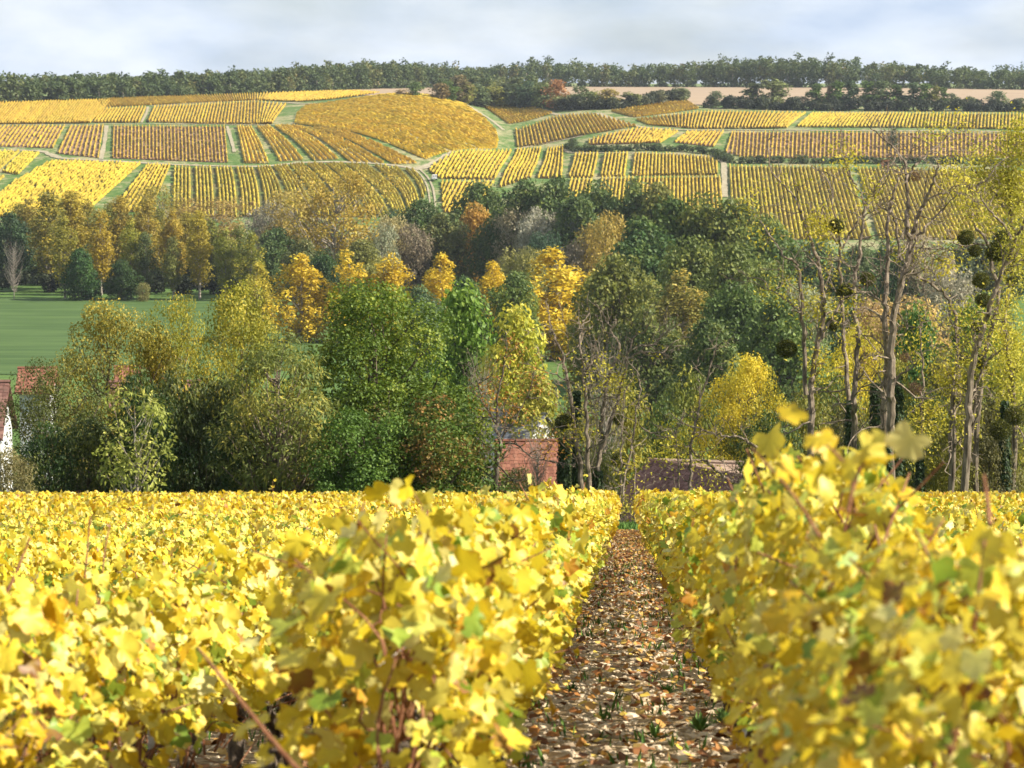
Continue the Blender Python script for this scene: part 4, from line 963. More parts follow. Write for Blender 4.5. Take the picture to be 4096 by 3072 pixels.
# ---------------------------------------------------------------- bare false acacias before the valley
def robinia(label, stems, d, seed, leafy=0.3, color=(0.62, 0.54, 0.04), tint=(0.72, 0.58, 0.06), twig=1.0, name='bare_acacia', bark=None, nleaf=17, small=1.0):
    rng = np.random.default_rng(seed)
    b = Bag(); tips = []
    p0 = stems[0][0]
    x0 = float(at(p0[0], p0[1], d)[0]); g0 = float(ground_z(x0, d))
    off = np.array([x0, d, g0])
    def walk(p, dirv, L, r, depth):
        n = 5 if depth < 2 else 4
        pts = [p]; v = dirv / (np.linalg.norm(dirv) + 1e-9)
        for i in range(n):
            v = v + rng.normal(0, 0.30, 3) + np.array([0, 0, 0.07]); v /= np.linalg.norm(v)
            pts.append(pts[-1] + v * L / n)
        pts = np.array(pts)
        b.tube(pts, np.linspace(r, r * 0.4, len(pts)), 4 if depth < 2 else 3)
        if depth >= 2:
            tips.append(pts[-1]); tips.append(pts[-2])
        if depth < 3:
            k = rng.integers(2, 4) if depth == 1 else rng.integers(1, 4)
            for _ in range(k):
                q = pts[rng.integers(1, len(pts))]
                walk(q, v * 0.7 + rng.normal(0, 0.65, 3), L * rng.uniform(0.4, 0.65), max(r * 0.55, 0.014), depth + 1)
    for st in stems:
        r0, r1 = st[-1]
        pl = st[:-1]
        dd = np.cumsum(rng.normal(0, 0.22, len(pl)))
        P = np.array([at(q[0], q[1], d + dd[i]) for i, q in enumerate(pl)])
        if st is stems[0] or pl[0][1] > 1900:
            low = P[0].copy(); low[2] = float(ground_z(low[0], low[1])) - 0.1
            P = np.vstack([low, P])
        C = catmull(P, 5)
        C[1:-1] += rng.normal(0, 0.03, C[1:-1].shape)
        rr = np.linspace(r0, r1, len(C)) * 0.78
        b.tube(C - off, rr, 7)
        seg = np.r_[0, np.cumsum(np.linalg.norm(np.diff(C, axis=0), axis=1))]
        s = seg[-1] * 0.28 if len(pl) > 4 else seg[-1] * 0.1
        while s < seg[-1]:
            i = min(np.searchsorted(seg, s), len(C) - 1)
            f = s / seg[-1]
            tdir = C[min(i + 1, len(C) - 1)] - C[i - 1]; tdir /= np.linalg.norm(tdir) + 1e-9
            walk(C[i] - off, tdir * 0.5 + rng.normal(0, 0.6, 3) + np.array([0, 0, 0.15]), rng.uniform(0.7, 2.0) * (1.1 - 0.4 * f) * small, max(rr[i] * 0.38, 0.02), 1)
            s += rng.uniform(0.35, 0.9) / twig
        walk(C[-1] - off, tdir, rng.uniform(0.8, 1.5) * small, r1, 1)
    root = link(name, None, None, off)
    tag(root, label, 'tree', 'bare acacias beyond the vines')
    link('trunk', b.mesh('acacia_trunk', bark or M_ROB), root)
    tips = np.array(tips)
    if leafy > 0 and len(tips):
        # leafy sprays sit in patches of the crown
        seeds_ = tips[rng.choice(len(tips), max(1, int(len(tips) * leafy * 0.12)))]
        dist = np.min(np.linalg.norm(tips[:, None] - seeds_[None], axis=2), axis=1)
        sel = tips[dist < np.quantile(dist, min(1, leafy))]
        k = nleaf; n = len(sel) * k
        idx = np.repeat(np.arange(len(sel)), k)
        P = sel[idx] + rng.normal(0, 0.34, (n, 3)) - np.array([0, 0, 0.06])
        V, F = leaf_quads(P, unit(rng, n) * 0.8 + np.array([0.1, -0.1, 0.5]), unit(rng, n) * np.array([1, 1, 0.5]) - np.array([0, 0, 0.55]), rng.uniform(0.10, 0.19, n), rng.uniform(0.045, 0.08, n))
        c = link('crown', new_mesh('acacia_crown', V, F, M_FOL, rnd=np.clip(rng.random(len(sel))[idx] * .5 + rng.random(n) * .5, 0, 1)), root)
        c.color = (*color, 1); c['tint'] = [*tint]
    return root

def z3(pts, rad):       # points read in the 3072.., 1300.. enlargement
    return [(3072 + a / 2.16, 1300 + b_ / 2.16) for a, b_ in pts] + [rad]
def z8(pts, rad):
    return [(3072 + a / 2.16, 700 + b_ / 2.16) for a, b_ in pts] + [rad]
def z7(pts, rad):
    return [(2048 + a / 2.16, 1300 + b_ / 2.16) for a, b_ in pts] + [rad]

robinia('bare acacia with mossy fork and yellow sprays, first right of the pale roof', [
    z8([(380, 2250), (370, 1900), (385, 1700), (430, 1450), (470, 1200), (465, 950), (430, 760), (385, 620), (330, 470), (270, 300), (220, 180), (80, 30)], (0.17, 0.035)),
    z8([(330, 1900), (320, 1500), (290, 1200), (280, 900), (240, 760), (130, 690), (50, 560)], (0.11, 0.03)),
    z8([(270, 1190), (180, 1090), (80, 1030), (0, 970)], (0.06, 0.03)),
    z8([(440, 1440), (540, 1250), (640, 1090), (760, 1000), (850, 945)], (0.08, 0.03))], 95, 11, 0.16)
robinia('slender grey acacia with ivy foot and mistletoe near its top', [
    z8([(720, 2250), (700, 1980), (670, 1650), (655, 1450), (640, 1150), (625, 850), (620, 650), (605, 480), (570, 300), (545, 120)], (0.14, 0.03)),
    z8([(620, 640), (700, 520), (770, 400), (900, 230), (960, 130)], (0.06, 0.02)),
    z8([(600, 600), (520, 480), (480, 300), (430, 200)], (0.05, 0.02))], 96, 12, 0.12)
robinia('pale acacia stem whose crown forks before the green lane', [
    z8([(740, 2250), (740, 1980), (755, 1700), (780, 1400), (745, 1150), (755, 900), (795, 680), (820, 400), (825, 250), (780, 130), (720, 20), (640, -180)], (0.15, 0.025)),
    z8([(825, 260), (880, 190), (960, 60), (1080, -100)], (0.06, 0.02)),
    z8([(820, 420), (870, 370), (920, 340)], (0.03, 0.015))], 94, 13, 0.05)
robinia('twin-stemmed acacia, left stem of the tallest pair', [
    z8([(1000, 2250), (1010, 1900), (1025, 1650), (1015, 1350), (1020, 1100), (1030, 850), (1030, 600), (1030, 420), (1060, 260), (1100, 100), (1160, -40)], (0.19, 0.03)),
    z8([(1010, 1250), (880, 1160), (780, 1160)], (0.06, 0.02)),
    z8([(1000, 1110), (900, 1030), (780, 1010)], (0.05, 0.02)),
    z8([(1040, 700), (1100, 600), (1180, 480)], (0.05, 0.02))], 93, 14, 0.03)
robinia('tallest bare acacia, its long limbs crossing the far rows', [
    z8([(1060, 2250), (1060, 1900), (1065, 1600), (1080, 1250), (1160, 880), (1222, 610), (1200, 440), (1210, 250), (1200, 60), (1190, -60), (1130, -190), (1010, -300)], (0.21, 0.03)),
    z8([(1220, 610), (1275, 440), (1330, 280), (1400, 120), (1460, -40), (1470, -160)], (0.12, 0.025)),
    z8([(1270, 560), (1380, 430), (1500, 310), (1640, 160)], (0.07, 0.02)),
    z8([(1340, 260), (1440, 180), (1600, 150), (1700, 170)], (0.05, 0.02)),
    z8([(1200, 60), (1260, -60), (1380, -190), (1560, -330)], (0.06, 0.02)),
    z8([(1150, 740), (1100, 430), (1070, 330), (960, 260), (920, 190)], (0.07, 0.02))], 92, 15, 0.04)
robinia('low broken acacia limb arching left of the leaning trunk', [
    z8([(1590, 2250), (1600, 1950), (1640, 1650), (1640, 1380), (1580, 1120), (1450, 960), (1300, 880), (1260, 830)], (0.15, 0.04)),
    z8([(1420, 960), (1440, 870), (1390, 800)], (0.04, 0.02))], 97, 16, 0.10)
robinia('leaning acacia with big mistletoe balls at the frame edge', [
    z8([(1720, 2250), (1740, 1900), (1770, 1600), (1840, 1380), (1930, 1090), (2020, 850), (2110, 640), (2210, 430), (2290, 250)], (0.19, 0.05)),
    z8([(2110, 570), (2040, 430), (1930, 330), (1840, 180), (1800, 90)], (0.07, 0.02)),
    z8([(2040, 850), (2150, 770), (2260, 700)], (0.07, 0.03))], 93, 17, 0.24, (0.50, 0.47, 0.045), nleaf=16)
robinia('crooked acacia behind the leaning trunk', [
    z8([(1800, 2250), (1830, 1900), (1880, 1560), (1950, 1250), (1990, 1000), (1930, 780), (1900, 600), (1790, 430), (1770, 330), (1840, 160), (1900, 20)], (0.15, 0.03)),
    z8([(1700, 620), (1500, 640), (1330, 630)], (0.04, 0.02)),
    z8([(1900, 600), (1700, 620)], (0.05, 0.04))], 98, 18, 0.26, (0.52, 0.48, 0.05), nleaf=16)
robinia('leafy yellow-green acacia filling the corner of the frame', [
    z8([(2130, 2250), (2120, 1900), (2080, 1600), (2040, 1250), (2090, 900), (2150, 600), (2100, 350), (2090, 120), (2080, -60), (2120, -200)], (0.15, 0.03)),
    z8([(2100, 350), (1980, 200), (1880, 60), (1760, -60), (1690, -180)], (0.06, 0.02)),
    z8([(2100, 350), (2190, 180), (2230, -20), (2240, -200)], (0.06, 0.02))], 101, 19, 0.62, (0.58, 0.53, 0.05), (0.68, 0.60, 0.08), 1.4, nleaf=26)
robinia('thin acacia sapling with yellow leaves between the twin stems and corner trees', [
    z8([(1320, 2250), (1330, 2000), (1340, 1700), (1310, 1400), (1350, 1250), (1380, 1130)], (0.08, 0.02))], 99, 20, 0.35, small=0.7)
robinia('yellow-sprayed acacia with ivy left of the corner trees', [
    z8([(1600, 2250), (1610, 2000), (1600, 1850), (1640, 1600), (1630, 1450)], (0.10, 0.04)), z8([(1760, 2250), (1790, 1900), (1820, 1750), (1900, 1600), (2040, 1500)], (0.09, 0.02))], 94, 21, 0.35, small=0.8)
# bare cluster over the path
robinia('grey bare acacia, leftmost stem of the clump over the path', [
    z7([(600, 1650), (590, 1250), (545, 950), (520, 700), (470, 450), (435, 250), (350, 60), (320, -30)], (0.15, 0.02)),
    z7([(480, 480), (360, 420), (230, 380)], (0.04, 0.015)), z7([(440, 270), (560, 190), (600, 60)], (0.04, 0.015))], 94, 31, 0.05, twig=1.3, small=0.8)
robinia('grey bare acacia, straight second stem of the clump over the path', [
    z7([(670, 1650), (662, 1350), (650, 1000), (640, 700), (620, 420), (590, 200), (600, 20), (640, -60)], (0.14, 0.02)),
    z7([(625, 420), (680, 330), (740, 130)], (0.04, 0.015))], 92, 32, 0.03, twig=1.3, small=0.8)
robinia('forked bare acacia with a fine twig fan over the path', [
    z7([(740, 1650), (740, 1310), (765, 1080), (780, 800), (810, 550), (850, 400), (930, 200), (870, 60), (820, -40)], (0.15, 0.02)),
    z7([(770, 1070), (860, 800), (930, 600), (970, 430), (1000, 280), (1060, 100), (1150, 60)], (0.10, 0.02)),
    z7([(800, 560), (700, 700), (660, 560)], (0.04, 0.02)), z7([(990, 300), (1120, 230), (1290, 235), (1365, 180)], (0.05, 0.02)), z7([(1100, 180), (1230, 160), (1330, 20)], (0.04, 0.015))], 95, 33, 0.03, twig=1.6, small=0.8)
robinia('thin bare acacia stems right of the path gap', [
    z7([(930, 1650), (960, 1450), (1040, 1000), (1065, 750), (1110, 560), (1080, 400)], (0.08, 0.02)), z7([(930, 1560), (945, 1200), (950, 900), (965, 600)], (0.07, 0.02)), z7([(1060, 1650), (1060, 1400), (1040, 1050)], (0.06, 0.03))], 90, 34, 0.08, (0.5, 0.42, 0.04), twig=1.1, small=0.6)
robinia('bare acacia with long low limbs drooping over the roofs', [
    z7([(1530, 1650), (1540, 1350), (1545, 1050), (1600, 800), (1650, 560), (1740, 300), (1780, 190)], (0.10, 0.02)),
    z7([(2060, 1350), (1960, 1370), (1850, 1330), (1700, 1200), (1600, 1120), (1500, 1050), (1400, 990), (1300, 970), (1180, 920)], (0.10, 0.03)),
    z7([(2240, 1200), (2120, 1060), (2000, 990), (1850, 960), (1700, 930), (1480, 850)], (0.08, 0.03)), z7([(1430, 1650), (1440, 1400), (1430, 1150), (1420, 900), (1460, 830)], (0.06, 0.02))], 98, 35, 0.06, twig=1.3, small=0.8)
robinia('dark-trunked twiggy tree with a few orange leaves before the red roof', [
    [(1985, 2060), (1985, 1960), (1988, 1850), (2000, 1780), (1985, 1700), (1990, 1600), (2010, 1480), (2030, 1380), (0.14, 0.02)],
    [(2000, 1785), (2060, 1775), (2130, 1830), (2240, 1850), (0.05, 0.02)], [(1990, 1700), (1930, 1600), (1900, 1480), (0.05, 0.015)], [(1995, 1780), (2060, 1680), (2120, 1560), (0.05, 0.015)], [(1990, 1860), (2050, 1920), (2110, 1920), (0.04, 0.02)]], 91, 36, 0.10, (0.45, 0.20, 0.03), (0.5, 0.3, 0.04), 1.7, 'twiggy_tree', M_BARK, 10, 0.7)
tree('leafy_shrub', 'shrub1', 2080, 1868, 170, 101, (0.10, 0.12, 0.03), (0.30, 0.16, 0.04), 'low brown-green shrub before the red roof', 'shrub')
tree('dead_branch', 'bare', 2150, 1700, 150, 104, TWG, TWG, 'thin leafless sapling before the red roof', group='bare acacias beyond the vines')
tree('dead_branch', 'bare', 2420, 1280, 200, 110, TWG, TWG, 'fine grey twigs of a leafless young tree behind the clump over the path', group='bare acacias beyond the vines')
tree('dead_branch', 'bare', 1925, 1380, 170, 105, TWG, TWG, 'pale leafless young tree right of the big maple', group='bare acacias beyond the vines')

# ivy sleeves on trunks
def ivy(px, y0, y1, d, rad, label):
    rng = np.random.default_rng(int(px))
    A, B = at(px, y0, d), at(px, y1, d)
    n = 1500
    t = rng.random(n); th = rng.uniform(0, 6.283, n)
    r = rad * (0.75 + 0.5 * rng.random(n)) * (1.0 - 0.45 * (1 - t))
    P = A[None] * (1 - t[:, None]) + B[None] * t[:, None] + np.stack([np.cos(th) * r, np.sin(th) * r, 0 * r], 1)
    N = np.stack([np.cos(th), np.sin(th), 0.4 + 0 * th], 1) + unit(rng, n) * 0.5
    V, F = leaf_quads(P - B, N, unit(rng, n) * 0.5 - np.array([0, 0, 1.0]), rng.uniform(0.10, 0.17, n), rng.uniform(0.09, 0.14, n))
    o = link('ivy', new_mesh('ivy', V, F, M_FOL, rnd=rng.random(n)), None, B)
    o.color = (0.045, 0.085, 0.022, 1); o['tint'] = [0.075, 0.12, 0.03]
    tag(o, label, 'ivy', 'ivy sleeves on the acacia trunks')
ivy(3402, 1600, 2040, 95.5, 0.22, 'dark ivy sleeve low on the slender grey and pale acacias')
ivy(3500, 1530, 2040, 95, 0.22, 'tall dark ivy sleeve left of the twin stems')
ivy(3590, 1500, 2050, 93.5, 0.24, 'tall dark ivy sleeve right of the twin stems')
ivy(3550, 1780, 2050, 91.7, 0.20, 'ivy at the foot of the twin stems')
ivy(3680, 1790, 2050, 97, 0.14, 'short ivy sleeve on a thin trunk')
ivy(4020, 1600, 2050, 99, 0.20, 'ivy on the corner acacia at the frame edge')
ivy(2255, 1750, 2050, 94.5, 0.24, 'ivy column beside the red roof')
ivy(2308, 1560, 2030, 96, 0.16, 'ivy on the leftmost grey stem over the path')
ivy(2390, 1880, 2050, 95, 0.22, 'ivy at the foot of the forked acacia')

# mistletoe balls and nests
BALL = {}
def ball_mesh(key, seed, n, L, twig):
    rng = np.random.default_rng(seed)
    d = unit(rng, n); P = d * rng.uniform(0.35, 1.0, n)[:, None] ** 0.6
    if twig:
        V, F = leaf_quads(P, d + unit(rng, n), unit(rng, n), np.full(n, L * 2.4), np.full(n, L * 0.22))
    else:
        V, F = leaf_quads(P, unit(rng, n), d + unit(rng, n) * 0.8, rng.uniform(0.7, 1.2, n) * L, rng.uniform(0.3, 0.45, n) * L)
    BALL[key] = new_mesh(key, V, F, M_FOL, rnd=rng.random(n))
ball_mesh('mistletoe_ball', 1, 2200, 0.24, False)
ball_mesh('nest_ball', 2, 420, 0.24, True)
def ball(px, py, r_px, d, label, nest=False):
    p = at(px, py, d); s = r_px * d / FPX
    o = link('bird_nest' if nest else 'mistletoe', BALL['nest_ball' if nest else 'mistletoe_ball'], None, p)
    o.scale = (s, s, s * 0.92); o.rotation_euler = (0, 0, px % 6)
    o.color = (0.16, 0.075, 0.04, 1) if nest else (0.085, 0.095, 0.014, 1); o['tint'] = [0.2, 0.1, 0.06] if nest else [0.16, 0.16, 0.02]
    tag(o, label, 'nest' if nest else 'mistletoe', 'twig nests in bare trees' if nest else 'mistletoe balls in the acacias')
for zx, zy, r, d, lab in [(590, 440, 30, 96, 'mistletoe ball near the top of the slender grey acacia'), (1710, 540, 32, 97, 'dark mistletoe ball left of the crooked acacia'), (1970, 660, 42, 93, 'largest yellow-green mistletoe ball by the leaning trunk'), (2025, 540, 32, 94, 'mistletoe ball just above the largest one'),
                          (1840, 910, 34, 95, 'mistletoe ball left of the leaning trunk at mid height'), (860, 900, 30, 95, 'mistletoe ball on a side limb between pale and twin stems'), (660, 1010, 32, 95, 'mistletoe ball hanging from the forked limb'), (560, 1285, 28, 95, 'mistletoe ball low by the first bare trunk'),
                          (1860, 1085, 30, 93, 'second mistletoe ball left of the leaning trunk'), (1790, 655, 26, 98, 'small mistletoe ball on the crooked acacia'), (2110, 920, 24, 95, 'small mistletoe ball right of the leaning trunk'), (1810, 1310, 24, 96, 'small mistletoe ball low on the leaning trunk'),
                          (1690, 1580, 28, 96, 'mistletoe ball beside the broken limb trunk'), (160, 1500, 40, 95, 'mistletoe clump on the dark low limb over yellow leaves'), (1850, 1630, 26, 95, 'mistletoe ball between leaning trunks near their feet'), (1780, 1790, 34, 95, 'mistletoe ball low above the yellow sprays'),
                          (2130, 2080, 40, 97, 'mistletoe clump at the frame edge, lower one'), (2010, 2200, 44, 98, 'mistletoe clump at the frame edge, lowest one')]:
    ball(3072 + zx / 2.16, 700 + zy / 2.16, r, d, lab)
ball(2255, 1690, 34, 94, 'dark mistletoe ball on the leftmost grey stem over the path')
ball(2480, 1840, 34, 95, 'mistletoe ball above the path gap')
ball(2475, 1680, 22, 95, 'small mistletoe ball on the forked acacia')
for px, py, r, d, lab in [(3660, 706, 22, 92, 'twig nest high in the tallest bare acacia'), (3665, 868, 10, 92, 'small twig nest in the fork of the tallest acacia'), (3620, 1430, 24, 97, 'rusty twig bundle right of the twin stems'), (3660, 1555, 30, 97, 'large rusty twig bundle above the ivy trunks'),
                          (3590, 1660, 20, 96, 'rusty twig bundle low between ivy sleeves'), (515, 785, 8, 600, 'dark nest over the poplar screen left'), (735, 820, 7, 660, 'dark nest in the thin brown tree, first'), (830, 793, 6, 660, 'dark nest in the thin brown tree, second'), (862, 808, 7, 660, 'dark nest in the thin brown tree, third'), (1005, 815, 9, 660, 'dark nest right of the thin brown tree')]:
    ball(px, py, r, d, lab, True)

# ---------------------------------------------------------------- buildings
def house(label, px, ridge_py, d, rz, length, width, wall_h, roof_h, tile_mat, wall_mat=None, name='house', tile_faces=(0,), cat='house', shift=0.0):
    """Gable house: ridge along its local X; local -Y slope is face 0. Tiles of the named slopes are single pieces."""
    x = float(at(px, ridge_py, d)[0]); ridge = z_at(ridge_py, d)
    base = float(ground_z(x, d)) - 0.3
    eave = ridge - roof_h
    root = link(name, None, None, (x, d, base)); root.rotation_euler = (0, 0, rz)
    tag(root, label, cat, 'houses below the vineyard')
    wh = eave - base
    b = Bag(); hx, hy = length / 2 - 0.25, width / 2 - 0.3
    V = np.array([[-hx,-hy,0],[hx,-hy,0],[hx,hy,0],[-hx,hy,0],[-hx,-hy,wh],[hx,-hy,wh],[hx,hy,wh],[-hx,hy,wh],[-hx,0,wh+roof_h*0.93],[hx,0,wh+roof_h*0.93]])
    b.add(V, [[0,1,5,4],[1,2,6,5],[2,3,7,6],[3,0,4,7],[4,8,7,4],[5,6,9,5]])
    link('wall', b.mesh('wall', wall_mat or M_WHITE), root)
    rl = math.hypot(width / 2, roof_h); ang = math.atan2(roof_h, width / 2)
    rb = Bag()
    for sgn in (-1, 1):
        e = np.array([[-length/2, sgn*width/2, wh], [length/2, sgn*width/2, wh], [length/2, 0, wh+roof_h], [-length/2, 0, wh+roof_h]])
        dn = np.array([0, 0, -0.08])
        rb.add(np.vstack([e, e + dn]), [[0,1,2,3],[7,6,5,4],[0,4,5,1],[1,5,6,2],[3,2,6,7],[0,3,7,4]])
    roof = link('roof', rb.mesh('roof', tile_mat), root)
    b2 = Bag(); b2.tube([(-length/2 - .03, 0, wh + roof_h + .03), (length/2 + .03, 0, wh + roof_h + .03)], 0.11, 6)
    link('ridge_tile', b2.mesh('ridge_tile', tile_mat), roof)
    # tiles
    cnt = 0
    tw = 0.21; cols = int(length / tw)
    th_ = 0.20; rws = int(rl / th_)
    tb = Bag(); tb.box((0, 0, 0), (tw * 0.94, th_ * 1.12, 0.03)); tm = tb.mesh('tile', tile_mat)
    rest = Bag(); rng = random.Random(7)
    for sgn in tile_faces:
        s = -1 if sgn == 0 else 1
        for r_ in range(rws):
            for c_ in range(cols):
                f = (r_ + 0.5) * th_
                y = s * (width / 2 - f * math.cos(ang)); z = wh + f * math.sin(ang) + 0.045 + rng.uniform(-.008, .012)
                xx = -length / 2 + (c_ + 0.5 + 0.5 * (r_ % 2) * 0.5) * length / (cols + 0.3)
                if r_ >= rws - 300 // max(cols, 1) and cnt < 300:
                    t = link('tile', tm, roof, (xx, y, z)); t.rotation_euler = (-s * (ang - 0.05), 0, rng.uniform(-.03, .03)); cnt += 1
                else:
                    ca, sa = math.cos(-s * (ang - 0.05)), math.sin(-s * (ang - 0.05))
                    P = np.array([[-1,-1,-1],[1,-1,-1],[1,1,-1],[-1,1,-1],[-1,-1,1],[1,-1,1],[1,1,1],[-1,1,1]]) * np.array([tw*.47, th_*.56, .015])
                    P = np.stack([P[:,0], P[:,1]*ca - P[:,2]*sa, P[:,1]*sa + P[:,2]*ca], 1) + np.array([xx, y, z])
                    rest.add(P, [[3,2,1,0],[4,5,6,7],[0,1,5,4],[1,2,6,5],[2,3,7,6],[3,0,4,7]], rng.random())
    if rest.V:
        o = link('lower_tiles', rest.mesh('lower_tiles', tile_mat), roof); o['kind'] = 'stuff'
    return root, wh, roof_h, length, width

house('house with plain red tiled roof seen behind the twiggy tree', 2120, 1765, 128, math.radians(4), 3.4, 6.0, 3, 3.0, M_TRED)
house('low house with pale weathered tile roof behind the bare branches', 2800, 1848, 132, math.radians(-14), 5.2, 5.0, 3, 2.4, M_TPALE)
house('house with dark purple-brown tiled slope by the path gap', 2815, 1880, 124, math.radians(-58), 9.0, 6.4, 3, 2.9, M_TDARK)
house('small brick-red roofed house seen between the ivy trunks', 3905, 1830, 125, math.radians(3), 2.6, 6.0, 3, 3.0, M_TRED)
house('house with red-brown roof glimpsed left of the ivy trunks', 3720, 1875, 128, math.radians(3), 2.4, 5.0, 3, 2.4, M_TPALE)
house('grey slate roofed shed below the lemon-green tree', 2080, 1650, 150, math.radians(-38), 3.8, 4.5, 3, 1.8, M_SLATE)
house('long house with brown tiled roof half hidden by the walnut', 620, 1530, 122, math.radians(5), 4.2, 6.0, 3, 2.6, M_TDARK)
house('white house with red pantile roof behind the dark olive tree', 150, 1474, 150, math.radians(4), 2.2, 4.0, 3, 1.2, M_TRED)
house('white house with red-tiled roof between the olive tree and maple', 560, 1468, 165, math.radians(6), 3.2, 4.0, 3, 1.2, M_TRED)
r_, wh_, rh_, ln_, wd_ = house('house with brown roof and white porch columns cut by the frame edge', -95, 1530, 118, math.radians(2), 3.0, 4.6, 3, 2.3, M_TDARK)
for xx in (0.8, 1.3):
    b = Bag(); b.box((xx, -wd_ / 2 + 0.15, wh_ / 2), (0.18, 0.18, wh_)); b.box((xx, -wd_ / 2 + 0.15, wh_ - 0.1), (0.28, 0.28, 0.18)); b.box((xx, -wd_ / 2 + 0.15, 0.12), (0.28, 0.28, 0.24))
    link('column', b.mesh('column', M_WHITE), r_)

# ---------------------------------------------------------------- small things on the far hill
def van():
    p = on_ground([1736], [724], 650)[0]
    root = link('delivery_van', None, None, p + np.array([0, 0, 0.24])); root.rotation_euler = (0, 0, math.radians(8))
    tag(root, 'small white delivery van parked by the forking dirt track', 'van')
    b = Bag()
    prof_ = [(-2.1, 0.35), (2.1, 0.35), (2.15, 0.95), (1.3, 1.15), (0.7, 1.85), (-1.9, 1.95), (-2.1, 1.75)]
    n = len(prof_)
    L = np.array([[-0.85 if z < 1.2 else -0.74, y, z] for y, z in prof_]); R = L * np.array([-1, 1, 1])
    V = np.vstack([L, R]); F = [[i, (i + 1) % n, n + (i + 1) % n, n + i] for i in range(n)]
    F += [[0, 1, 2, 3][::-1], [0, 3, 4, 5][::-1], [0, 5, 6, 6][::-1], [n, n + 1, n + 2, n + 3], [n, n + 3, n + 4, n + 5], [n, n + 5, n + 6, n + 6]]
    b.add(V, F); link('body', b.mesh('van_body', M_VAN), root)
    for sx in (-1, 1):
        for yy in (-1.35, 1.35):
            w = Bag(); w.tube([(sx * 0.70, yy, 0.32), (sx * 0.88, yy, 0.32)], 0.32, 12); k = len(w.V[0])
            w.add(np.vstack([w.V[0][12:], [[sx * 0.88, yy, 0.32]]]), [[i, (i + 1) % 12, 12, 12] for i in range(12)])
            link('wheel', w.mesh('wheel', M_BLACK), root)
    for xx in (-0.38, 0.38):
        g = Bag(); g.box((xx, -2.08, 1.5), (0.5, 0.05, 0.32)); link('rear_window', g.mesh('rear_window', M_GLASS), root)
    g = Bag(); g.box((0, -2.14, 0.42), (1.7, 0.12, 0.14)); link('bumper', g.mesh('bumper', M_BLACK), root)
    g = Bag(); g.box((0, -2.13, 0.8), (0.5, 0.05, 0.12)); link('number_plate', g.mesh('number_plate', M_WHITE), root)
van()

def hut():
    p = on_ground([3541], [672], 650)[0]
    root = link('vineyard_hut', None, None, p); tag(root, 'tiny orange brick vineyard hut with dark doorway on the green bank', 'hut')
    b = Bag()
    b.box((-1.0, 0, 1.1), (0.6, 2.2, 2.2)); b.box((1.0, 0, 1.1), (0.6, 2.2, 2.2)); b.box((0, 0, 2.4), (2.6, 2.2, 0.5)); b.box((0, 0.9, 1.0), (1.45, 0.3, 2.2))
    link('wall', b.mesh('hut_wall', M_BRICK), root)
    b = Bag(); b.box((-0.36, 0.2, 1.0), (0.62, 0.06, 2.1)); link('door', b.mesh('hut_door', M_WOOD), root)
    b = Bag(); b.box((0.36, 0.2, 1.0), (0.62, 0.06, 2.1)); link('door', b.mesh('hut_door', M_WOOD), root)
    b = Bag(); b.box((0, 0, 2.75), (3.0, 2.5, 0.16)); link('roof', b.mesh('hut_roof', M_BRICK), root)
hut()

# ---------------------------------------------------------------- the near vineyard
LEAF_A = np.radians([0, 13, 27, 41, 54, 70, 84, 100, 118, 140, 177, -140, -118, -100, -84, -70, -54, -41, -27, -13])
LEAF_R = np.array([1.0, 0.93, 0.76, 0.88, 0.97, 0.86, 0.68, 0.80, 0.84, 0.66, 0.20, 0.66, 0.84, 0.80, 0.68, 0.86, 0.97, 0.88, 0.76, 0.93])
def vine_leaves(rng, P, N, T, S, lod):
    """Lobed vine leaves: a cupped fan of tris (near) or three tris (far)."""
    n = len(P)
    N = norm(N); T = norm(T - N * np.sum(T * N, 1, keepdims=True)); B = np.cross(N, T)
    if lod == 0: A, R = LEAF_A, LEAF_R
    else: A, R = np.radians([0, 62, 138, -138, -62]), np.array([1.0, 0.95, 0.72, 0.72, 0.95])
    k = len(A)
    cup = rng.normal(0.10, 0.22, n)
    fold = rng.normal(0.0, 0.35, n)
    rr = R[None, :] * rng.uniform(0.86, 1.10, (n, k)) * S[:, None] * 0.56
    u = rr * np.cos(A)[None]; v = rr * np.sin(A)[None]
    w = cup[:, None] * (u * u) / (S[:, None] * 0.56) + fold[:, None] * np.abs(v) * 0.6 + rng.normal(0, 0.05, (n, k)) * S[:, None]
    Q = P[:, None] + T[:, None] * u[..., None] + B[:, None] * v[..., None] + N[:, None] * w[..., None]
    if lod == 0:
        V = np.concatenate([P[:, None], Q], 1).reshape(-1, 3); vine_leaves.edge = np.tile(np.r_[0.0, R / 1.0], n)
        base = np.arange(n)[:, None, None] * (k + 1)
        i = np.arange(k)
        F = (base + np.stack([np.zeros(k, int), 1 + i, 1 + (i + 1) % k], -1)[None]).reshape(-1, 3)
        m = k
    else:
        vine_leaves.edge = np.tile(R, n)
        V = Q.reshape(-1, 3); base = np.arange(n)[:, None, None] * k
        F = (base + np.array([[0, 1, 2], [0, 2, 3], [0, 3, 4]])[None]).reshape(-1, 3); m = 3
    return V, F, m

